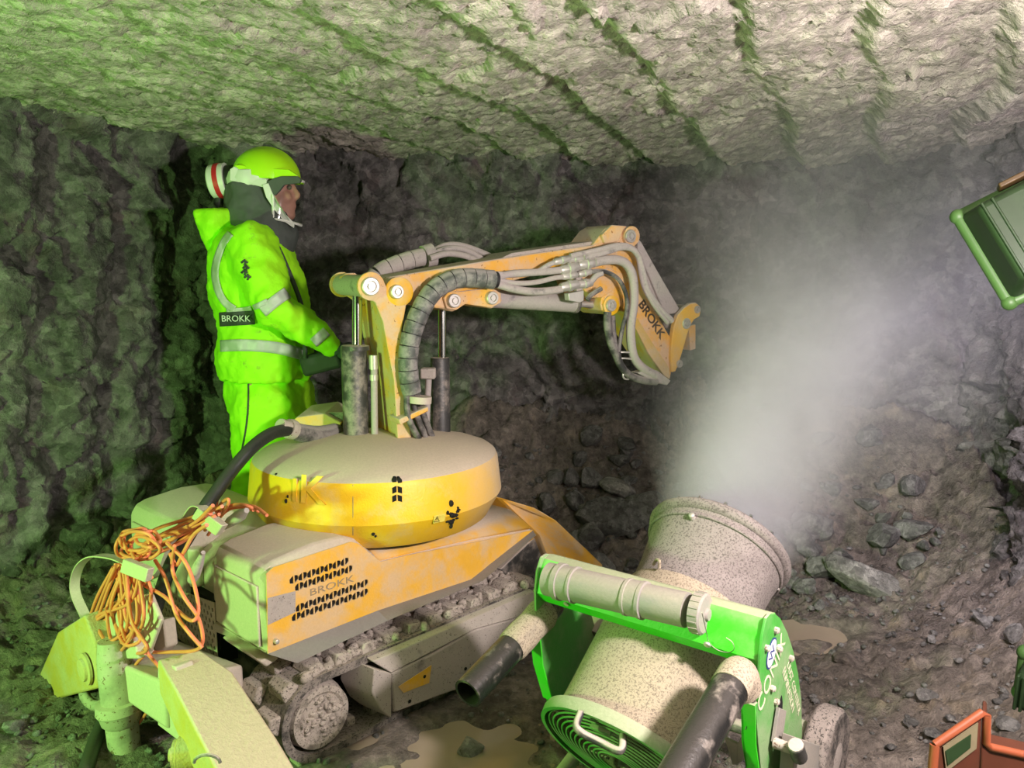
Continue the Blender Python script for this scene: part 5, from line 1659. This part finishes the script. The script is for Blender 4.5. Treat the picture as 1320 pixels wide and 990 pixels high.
def torus(c, ax, R, r, seg=56, rs=12):
    a = Vector(ax).normalized(); x = a.orthogonal().normalized(); y = a.cross(x)
    vs, fs = [], []
    for i in range(seg):
        t = 2 * PI * i / seg; d = x * math.cos(t) + y * math.sin(t)
        for k in range(rs):
            q = 2 * PI * k / rs
            vs.append(Vector(c) + d * (R + r * math.cos(q)) + a * r * math.sin(q))
    for i in range(seg):
        for k in range(rs):
            fs.append((i * rs + k, ((i + 1) % seg) * rs + k, ((i + 1) % seg) * rs + (k + 1) % rs, i * rs + (k + 1) % rs))
    return MB().add(vs, fs)
noz = torus(PR + CA * CL, CA, 0.180, 0.016).build('nozzle_ring', 'bell_coat', cannon, 0, 179)
for k in range(16):
    t = 2 * PI * k / 16 + .1
    d = CR * math.cos(t) + CB * math.sin(t)
    p = PR + CA * (CL + .012) + d * 0.176
    sub(MB().lathe(p, CA + d * -.15, [(0, .007), (.008, .007), (.008, .005), (.016, .005), (.020, .002)], 8).build('nozzle', 'chrome', None), noz)
torus(PR + CA * (CL - .035), CA, 0.181, 0.0045, 56, 8).build('feed_line', 'bell_coat', cannon, 0, 179)
MB().lathe(cw(-.01, CL - .045, .178), CB, [(0, .008), (.012, .008), (.014, .005)], 10).build('line_fitting', 'pin_steel', cannon)
MB().lathe(cpl(994, 757, CL - .04), CR, [(0, .006), (.014, .006), (.014, .004), (.022, .004)], 8).build('line_fitting', 'pin_steel', cannon)
hk = [cpb(842, 728, .17), cpb(846, 722, .185), cpb(850, 723, .19), cpb(850, 732, .175)]
MB().tube(spline(hk, 4), .004, 8).build('lifting_eye', 'drum_coat', cannon, 0, 60)
# paint chips and scuffs on the bell are in the coat; rear guard: concentric wire rings
MB().lathe(PR, CA, [(-0.012, 0.196), (-0.012, 0.206), (0.008, 0.208), (0.018, 0.205), (0.018, 0.186), (-0.004, 0.186)], 64, cap=False).build('guard_rim', 'green_panel', cannon, 0, 40)
for k in range(12):
    R_ = 0.188 - 0.0125 * k
    torus(PR - CA * (0.004 + 0.0022 * (k if k < 8 else 8)), CA, R_, 0.0026, 48, 6).build('guard_ring', 'green_panel', cannon, 0, 179)
for k in range(6):
    t = 2 * PI * k / 6 + .4; d = CR * math.cos(t) + CB * math.sin(t)
    MB().cyl(PR + d * .04 + CA * -.012, PR + d * .195 + CA * .004, .003, seg=6).build('guard_spoke', 'dark_steel', cannon)
MB().lathe(PR + CA * .05, CA, [(0, .175), (.01, .175)], 40).build('fan_shade', 'black', cannon)
MB().lathe(PR + CA * .02, CA, [(0, .05), (.06, .055)], 20).build('fan_hub', 'dark_steel', cannon)
for k in range(7):
    t = 2 * PI * k / 7; d = CR * math.cos(t) + CB * math.sin(t); e = CA.cross(d)
    q = [PR + CA * .03 + d * .05 + e * .02, PR + CA * .045 + d * .05 - e * .02, PR + CA * .045 + d * .165 - e * .04, PR + CA * .02 + d * .165 + e * .04]
    MB().prism(q, CA * .004).build('fan_blade', 'dark_steel', cannon)
# grab handle on the guard
ga, gb, gc, gd = cpl(749, 917, -.01), cpl(803, 948, -.01), cpl(802, 962, -.035), cpl(747, 934, -.035)
hdl = MB().tube(spline([ga, gd - CA * .01, (gd + gc) / 2 - CB * .012 - CA * .01, gc - CA * .01, gb], 6), .0085, 10).build('guard_handle', 'dark_steel', cannon, 0, 60)
MB().box(cpl(777, 936, -.005), (0.05, 0.03, 0.012), CAX).build('guard_catch', 'green_panel', cannon, .002)
# yoke: bent cross bar with end plates
def bar_pt(r, q): return cw(r, BA + q[0], q[1])
BC = cpb(840, 808, 0.215); BA = (BC - PR).dot(CA)
prof_b = [(0.0, 0.178), (-0.002, 0.213), (0.036, 0.247), (0.07, 0.260), (0.092, 0.250), (0.108, 0.227), (0.104, 0.226), (0.088, 0.246), (0.07, 0.255), (0.038, 0.243), (0.003, 0.211), (0.004, 0.180)]
rl_, rr_ = -0.285, 0.285
MB().hull2([bar_pt(rl_, q) for q in prof_b], [bar_pt(rr_, q) for q in prof_b]).build('cross_bar', 'green_paint', cannon, 0, 25)
for q in ((705, 763), (730, 778)):
    MB().lathe(cpl(q[0], q[1], BA - .003), -CA, [(0, .007), (.003, .007), (.003, .004), (.0032, .0005)], 12).build('bolt', 'dusty_steel', cannon)
MB().lathe(cpl(912, 830, BA - .002), -CA, [(0, .008), (.004, .008), (.006, .005)], 12).build('bolt', 'pin_steel', cannon)
wr_ = [cpl(905, 790, BA - .01), cpl(910, 812, BA - .008), cpl(914, 828, BA - .006), cpl(925, 838, BA - .006), cpl(938, 841, BA - .006), cpl(946, 837, BA - .006), cpl(944, 828, BA - .004), cpl(936, 822, BA - .002)]
MB().tube(spline(wr_, 5), .0009, 5).build('retaining_wire', 'dark_steel', cannon)
RP = 0.288
pl_px = [(988, 797), (993, 791), (999, 791), (1006, 797), (1015, 815), (1023, 840), (1029, 868), (1033, 900), (1034, 940), (1032, 1000), (1024, 1060), (990, 1060), (982, 1000), (978, 960), (974, 908), (978, 905), (979, 890), (980, 850), (983, 820)]
sp_pts = [cpr(x, y, RP) for x, y in pl_px]
MB().prism(sp_pts, -CR * .006).build('side_plate', 'green_panel', cannon, .001)
lp_pts = [p - CR * (2 * RP) for p in sp_pts]
MB().prism(lp_pts, CR * .006).build('side_plate', 'green_panel', cannon, .001)
# rear flange strip of each plate
fl = [cpr(969, 907, RP), cpr(978, 905, RP), cpr(985, 1000, RP), cpr(974, 1000, RP)]
MB().prism([cpr(974, 908, RP), cpr(975, 960, RP), cpr(982, 1010, RP), cpr(982, 1010, RP) - CR * .03, cpr(975, 960, RP) - CR * .03, cpr(974, 908, RP) - CR * .03], -CA * .004).build('plate_flange', 'green_paint', cannon)
q = [cpr(974, 908, RP), cpr(975, 960, RP), cpr(982, 1010, RP)]
q = [p - CR * (2 * RP) for p in q]
MB().prism(q + [p + CR * .03 for p in reversed(q)], -CA * .004).build('plate_flange', 'green_paint', cannon)
MB().hull2([cpl(697, 796, BA), cpl(708, 803, BA), cpl(743, 889, BA), cpl(731, 898, BA)], [p + CA * .012 for p in (cpl(697, 796, BA), cpl(708, 803, BA), cpl(743, 889, BA), cpl(731, 898, BA))]).build('yoke_edge', 'green_paint', cannon, .002)
pr_ = cpr(1005, 890, RP)
for x, y in ((999, 812), (987, 835), (1003, 836), (1018, 848), (994, 887), (999, 904)):
    MB().lathe(cpr(x, y, RP), CR, [(0, .0075), (.007, .0075), (.010, .004)], 8).build('bolt', 'post_steel', cannon)
# lettering, badge and small print on the plate
xd = (cpr(1005, 838, RP) - cpr(986, 893, RP)).normalized(); yd = CR.cross(xd)
text_on('CONIX', 'plate_lettering', 'letter_pale', cannon, cpr(994, 868, RP) + CR * .001, xd, yd, .062, .0004, squash=.85)
xd2 = (cpr(1023, 880, RP) - cpr(1031, 925, RP)).normalized()
xd2 = (cpr(1012, 872, RP) - cpr(1028, 940, RP)) * -1
yd2 = CR.cross(xd2)
text_on('ELIMINATION', 'plate_small_print', 'letter_pale', cannon, cpr(1016, 890, RP) + CR * .001, xd2, yd2, .026, .0003)
text_on('DUST CONTROL', 'plate_small_print', 'letter_pale', cannon, cpr(1023, 888, RP) + CR * .001, xd2, yd2, .026, .0003)
bc_ = cpr(994, 842, RP)
ux = (cpr(997, 830, RP) - bc_).normalized(); uy = CR.cross(ux)
def ell(c, a, b_, n=24): return [c + ux * a * math.cos(2 * PI * k / n) + uy * b_ * math.sin(2 * PI * k / n) for k in range(n)]
bd = MB().prism(ell(bc_ + CR * .0005, .034, .026), CR * .001).build('badge', 'sticker_blue', cannon)
sub(MB().prism(ell(bc_ + CR * .0012, .030, .021), CR * .001).build('badge_field', 'white_plastic', None), bd)
o_ = text_on('W', 'badge_letter', 'sticker_blue', cannon, bc_ + CR * .0026, ux, uy, .034, .0004)
# slot, locking lever and pivot
MB().prism([cpr(1003, 908, RP) + CR * .001, cpr(1007, 896, RP) + CR * .001, cpr(1008, 905, RP) + CR * .001, cpr(1007, 930, RP) + CR * .001, cpr(1001, 930, RP) + CR * .001], CR * .0008).build('tilt_slot', 'black', cannon)
MB().prism([cpr(998, 910, RP) + CR * .004, cpr(1007, 914, RP) + CR * .004, cpr(1001, 960, RP) + CR * .004, cpr(991, 955, RP) + CR * .004], CR * .008).build('locking_lever', 'pipe_grey', cannon, .001)
p = cpr(992, 955, RP) + CR * .01
MB().lathe(p, CR, [(0, .012), (.05, .011)], 12).build('lock_shaft', 'post_steel', cannon)
MB().cyl(p + CR * .05 + CB * .028, p + CR * .05 - CB * .03, .017, seg=14).build('lock_knob', 'dark_steel', cannon, .003)
q = [cpr(1008, 944, RP + .02), cpr(1040, 955, RP + .02), cpr(1038, 1010, RP + .02), cpr(1003, 1010, RP + .02)]
MB().prism(q, CR * .03).build('stand_bracket', 'pipe_grey', cannon, .002)
# stand below: cross tube, legs and wheels on the ground
gz = 0.0
def ground(r, a):
    p = cw(r, a, 0); return Vector((p.x, p.y, float(floor_h([p.x], [p.y])[0])))
hz = Vector((CA.x, CA.y, 0)).normalized()
wc = [on_z(1062, 985, .12) - CR * 0.64, on_z(1062, 985, .12)]
for s, w in zip((-1, 1), wc):
    gzz = float(floor_h([w.x], [w.y])[0])
    c = Vector((w.x, w.y, gzz + .125))
    wh_ = MB().lathe(c - CR * .035, CR, [(0, .085), (0, .115), (.012, .127), (.058, .127), (.07, .115), (.07, .085)], 30).build('wheel', 'mud_rubber', cannon, .004)
    sub(MB().lathe(c - CR * .03, CR, [(0, .088), (.06, .088), (.066, .03)], 20).build('wheel_hub', 'dusty_steel', None), wh_)
ax0, ax1 = [Vector((w.x, w.y, float(floor_h([w.x], [w.y])[0]) + .125)) for w in wc]
MB().cyl(ax0, ax1, .02, seg=14).build('axle', 'dark_steel', cannon)
for s, a_ in ((-1, ax0), (1, ax1)):
    t_ = PR + CR * s * (RP + .01) + hz * .22; t_.z = PR.z - .02
    MB().tube([a_ - CR * s * .06, t_ - CR * s * .0], .024, 10).build('stand_leg', 'green_panel', cannon, 0, 60)
    e_ = PR + CR * s * .25 - hz * .30; e_.z = float(floor_h([e_.x], [e_.y])[0]) + .02
    MB().tube([a_ - CR * s * .06 + RZ * .06, e_], .02, 10).build('stand_skid', 'green_panel', cannon, 0, 60)
# bent tan bracket inside the plate
MB().hull2([cpl(934, 952, .12), cpl(951, 960, .12), cpl(950, 986, .12), cpl(944, 986, .12)], [p + CA * .006 for p in (cpl(934, 952, .12), cpl(951, 960, .12), cpl(950, 986, .12), cpl(944, 986, .12))]).build('inner_bracket', 'pipe_grey', cannon, .001)
MB().hull2([cpl(951, 960, .12), cpl(961, 938, .12), cpl(966, 975, .12), cpl(950, 986, .12)], [p + CA * .006 for p in (cpl(951, 960, .12), cpl(961, 938, .12), cpl(966, 975, .12), cpl(950, 986, .12))]).build('inner_bracket', 'pipe_grey', cannon, .001)
# push tubes, one either side
hd_ = (FW * 1.0 + Vector((0.78, 0, 0)) + UPV * 0.497).normalized()
hp = CAM + ray(947, 876) * 1.60
hp2 = hp - hd_ * .62
MB().tube(spline([hp + hd_ * .05 + RZ * -.05, hp + hd_ * .02 - RZ * .005, hp - hd_ * .05, hp - hd_ * .3, hp2], 6), .037, 22).build('push_tube', 'black_pipe', cannon, 0, 60)
MB().tube(spline([hp + hd_ * .05 + RZ * -.05, hp + hd_ * .02 - RZ * .005, hp - hd_ * .03], 6), .0385, 22).build('dust_crust', 'drum_coat', cannon, 0, 60)
lp0 = CAM + ray(703, 788) * 2.05
lp1 = lp0 - hd_ * .325
b = MB(); b.lathe(lp1, hd_, [(0, .030), (0, .036), (.02, .036), (.325, .036), (.36, .034), (.36, .0), ], 26, cap=False)
b.lathe(lp1, hd_, [(0, .030), (.2, .030)], 26, cap=False)
b.build('push_tube', 'black_pipe', cannon, 0, 50)
MB().lathe(lp1 + hd_ * .17, hd_, [(0, .037), (.01, .040), (.05, .041), (.09, .039), (.14, .042), (.155, .037)], 22).build('tube_wrap', 'drum_coat', cannon, 0, 60)
MB().hull2([cw(-RP, BA + .02, .17), cw(-RP, BA + .10, .17), cw(-RP, BA + .10, .05), cw(-RP, BA + .02, .05)], [cw(-RP - .0, BA + .02, .17) - CR * .04, cw(-RP, BA + .10, .17) - CR * .04, cw(-RP, BA + .10, .05) - CR * .04, cw(-RP, BA + .02, .05) - CR * .04]).build('tube_socket', 'dark_steel', cannon, .003)
# grey document tube clipped along the bar
t0 = cpb(714, 748, .262); t1 = cpb(897, 789, .262)
ta = (t1 - t0); tl = ta.length; ta.normalize()
R0 = .040
mt_ = MB().lathe(t0 - ta * .02, ta, [(0, R0 * .85), (.004, R0 * 1.0), (.03, R0 * 1.0), (.032, R0 * 1.12), (.046, R0 * 1.12), (.048, R0 * 1.04), (.075, R0 * 1.04), (.077, R0 * 1.10), (.083, R0 * 1.10), (.085, R0),
    (.215, R0 * .98), (.217, R0 * 1.07), (.224, R0 * 1.07), (.226, R0 * 1.03), (.252, R0 * 1.03), (.254, R0 * 1.08), (.262, R0 * 1.08), (.264, R0 * .96), (tl - .0, R0 * .96), (tl, R0 * .8)], 32).build('storage_tube', 'pipe_grey', cannon, 0, 35)
cap_ = MB()
n = 18
cap_.lathe(t1 - ta * .005, ta, [(0, R0 * 1.0), (.002, R0 * 1.10), (.024, R0 * 1.10), (.028, R0 * 1.0), (.030, R0 * .35), (.036, R0 * .3), (.037, .0005)], 36)
cp = sub(cap_.build('tube_cap', 'pipe_grey', None, 0, 35), mt_)
for k in range(n):
    a = 2 * PI * k / n
    d = CB * math.cos(a) + ta.cross(CB) * math.sin(a)
    q = MB().box(t1 + ta * .008 + d * R0 * 1.11, (.020, .003, .003), (ta, ta.cross(d), d)).build('cap_rib', 'pipe_grey', None)
    q.data.transform(WORLD[mt_.name].inverted()); q.parent = mt_
# pump bits under the bar at the left
MB().lathe(cpl(770, 812, BA + .12), CA, [(-.03, .045), (.02, .05), (.03, .02)], 22).build('pump_head', 'dark_steel', cannon, .003)

# ------------------------------------------------------------------ floodlights at the right edge
def floodlight(name, label, c, fwd, up, w, h, dpt, group=None):
    f = Vector(fwd).normalized(); u = Vector(up); u = (u - f * u.dot(f)).normalized(); s = f.cross(u)
    base = Vector(c)
    t = thing(name, label, 'work light', base, 0, group)
    ax = (s, f, u)
    body = MB().hull2([base - f * dpt * .5 + s * w * .40 * i + u * h * .42 * j for i, j in ((-1, -1), (1, -1), (1, 1), (-1, 1))], [base + f * dpt * .5 + s * w * .5 * i + u * h * .5 * j for i, j in ((-1, -1), (1, -1), (1, 1), (-1, 1))]).build('housing', 'lamp_green', t, .014, 40, 3)
    rim = MB()
    r_ = [base + f * dpt * .42 + s * w * .5 * i + u * h * .5 * j for i, j in ((-1, -1), (1, -1), (1, 1), (-1, 1))]
    for i in range(4):
        MB().tube([r_[i], r_[(i + 1) % 4]], .014, 12).build('bumper', 'bumper_green', t, 0, 60)
        MB().ball(r_[i], .018, 12, 8).build('bumper_corner', 'bumper_green', t, 0, 60)
    for k in (-.36, -.27):
        MB().box(base - f * dpt * .47 + s * w * k, (.006, .014, h * .84), ax).build('casing_rib', 'lamp_green', t, .002)
    MB().box(base + f * (dpt * .5 + .001), (w * .82, .004, h * .82), ax).build('led_panel', 'led_face', t)
    MB().box(base - f * dpt * .12 + u * (h * .5 + .004), (w * .3, dpt * .35, .012), ax).build('switch_cover', 'brown_plastic', t, .003)
    return t
k1 = CAM + ray(1345, 292) * 1.78
fl1 = floodlight('floodlight', 'green cased floodlight at the upper right edge, facing the rock wall', k1, (0.42, 0.86, -0.22), (-0.42, 0.25, 0.87), .25, .235, .11)
pole = k1 + Vector((0.10, -0.03, 0.0))
st = thing('light_stand', 'dark lamp stand at the right edge carrying the floodlight', 'stand', (1.34, 1.70, 0))
MB().tube([Vector((1.34, 1.70, 0.03)), Vector((1.34, 1.70, 1.62))], .014, 10).build('pole', 'dark_steel', st, 0, 60)
MB().tube([Vector((1.34, 1.70, 1.60)), k1 + Vector((.09, -.02, -.02))], .011, 8).build('bracket', 'dark_steel', st, 0, 60)
for a in (0, 2.1, 4.2):
    MB().tube([Vector((1.34, 1.70, .45)), Vector((1.34 + .10 * math.cos(a), 1.70 + .16 * math.sin(a), .05))], .009, 8).build('leg', 'dark_steel', st, 0, 60)
# second green lamp low at the edge
k2 = CAM + ray(1350, 893) * 1.7
floodlight('floodlight', 'second green floodlight low at the right edge beside the rock wall', k2, (0.75, 0.6, 0.1), (0.1, 0, 1), .12, .10, .09)
# orange lamp case on the ground in the corner
oc = thing('orange_lamp_case', 'open orange lamp case with a small window in the lower right corner', 'lamp case', on_z(1262, 1010, .55))
D0 = 1.38
def o3(x, y, dd=0.0): return CAM + ray(x, y) * (D0 + dd)
side_ = [(1202, 962), (1206, 958), (1263, 918), (1268, 916), (1273, 919), (1274, 928), (1270, 958), (1266, 1010), (1198, 1010)]
a_ = [o3(x, y) for x, y in side_]
MB().prism([o3(1206, 959), o3(1265, 917), o3(1262, 1010), o3(1200, 1010)], (Vector((0.10, 0.16, 0.0)).normalized() * .012)).build('front_wall', 'orange_case', oc, .004)
MB().tube([o3(1205, 960), o3(1266, 918), o3(1272, 922), o3(1271, 958), o3(1277, 963), o3(1325, 974)], .007, 10).build('rim', 'orange_rim', oc, 0, 60)
MB().tube([o3(1205, 960), o3(1200, 1015)], .008, 10).build('rim', 'orange_rim', oc, 0, 60)
wq = [o3(1216, 963, -.004), o3(1261, 932, -.004), o3(1259, 965, -.004), o3(1220, 995, -.004)]
wn = MB().prism(wq, FW * .003).build('window_label', 'trunk_paper', oc)
wq2 = [o3(1219, 969, -.006), o3(1252, 947, -.006), o3(1251, 964, -.006), o3(1222, 987, -.006)]
sub(MB().prism(wq2, FW * .002).build('window_pane', 'lamp_green', None), wn)
back_ = [o3(1266, 918), o3(1272, 921), o3(1271, 958), o3(1278, 964), o3(1330, 976), o3(1330, 1020), o3(1262, 1020)]
MB().prism(back_, Vector((0.06, 0.10, 0)).normalized() * .05).build('rear_wall', 'orange_case', oc, .004)
MB().prism([o3(1250, 1003, .0), o3(1262, 984, .02), o3(1330, 990, .03), o3(1330, 1025, .0), o3(1240, 1025, -.02)], RZ * -.01).build('dusty_tray', 'pipe_grey', oc, .002)
oz = min((oc.matrix_basis @ v.co).z for ch in oc.children for v in ch.data.vertices)

# ------------------------------------------------------------------ the mist
def mist():
    o0 = PR + CA * (CL + .01)
    ax = CA.copy()
    x = ax.orthogonal().normalized(); y = ax.cross(x)
    b = MB()
    b.lathe(o0, ax, [(0.0, .155), (.15, .26), (.5, .50), (1.2, .78), (1.9, .95), (2.35, .95)], 28)
    t = NT('mist')
    p = t.pos()
    d = t.vmath('SUBTRACT', p, tuple(o0))
    tt = t.vmath('DOT_PRODUCT', d, tuple(ax), out=1)
    rad = t.vmath('SUBTRACT', d, t.vmath('SCALE', tuple(ax), tt))
    r = t.vmath('LENGTH', rad, out=1)
    def layer(r0, k, dens, t_lo, t_hi, power):
        R_ = t.math('ADD', r0, t.math('MULTIPLY', tt, k))
        q = t.math('POWER', t.math('DIVIDE', r, R_), power)
        g = t.math('EXPONENT', t.math('MULTIPLY', q, -1.0))
        fall = t.ramp(tt, t_lo, t_hi, 1.0, 0.0)
        return t.math('MULTIPLY', t.math('MULTIPLY', g, fall), dens)
    n1 = t.noise(3.2, 4, 0.6, p, 0.4)
    nn = t.ramp(n1, 0.25, 0.75, 0.45, 1.55)
    thin = t.math('DIVIDE', 1.0, t.math('ADD', 1.0, t.math('POWER', t.math('MULTIPLY', tt, 1.5), 2.0)))
    core = t.math('MULTIPLY', t.math('MULTIPLY', layer(.135, .10, MIST_CORE, 0.3, 1.65, 2.6), nn), thin)
    cloud = t.math('MULTIPLY', layer(.16, .27, MIST_CLOUD, 0.9, 2.4, 2.0), t.ramp(n1, 0.3, 0.7, 0.3, 1.7))
    den = t.math('ADD', core, cloud)
    den = t.math('MULTIPLY', den, t.ramp(tt, 0.0, 0.05, 0.3, 1.0))
    v = t.n('ShaderNodeVolumePrincipled')
    v.inputs['Color'].default_value = (0.90, 0.91, 0.97, 1)
    v.inputs['Anisotropy'].default_value = 0.15
    t.link(den, v.inputs['Density'])
    t.link(v.outputs[0], t.out.inputs['Volume'])
    MATS['mist'] = t.m
    o = b.build('mist', 'mist', None, 0, None, origin=tuple(o0))
    tag(o, 'pale plume of water mist rising from the cannon mouth', 'mist', kind='stuff')
MIST_CORE, MIST_CLOUD = 9.5, 0.6
mist()
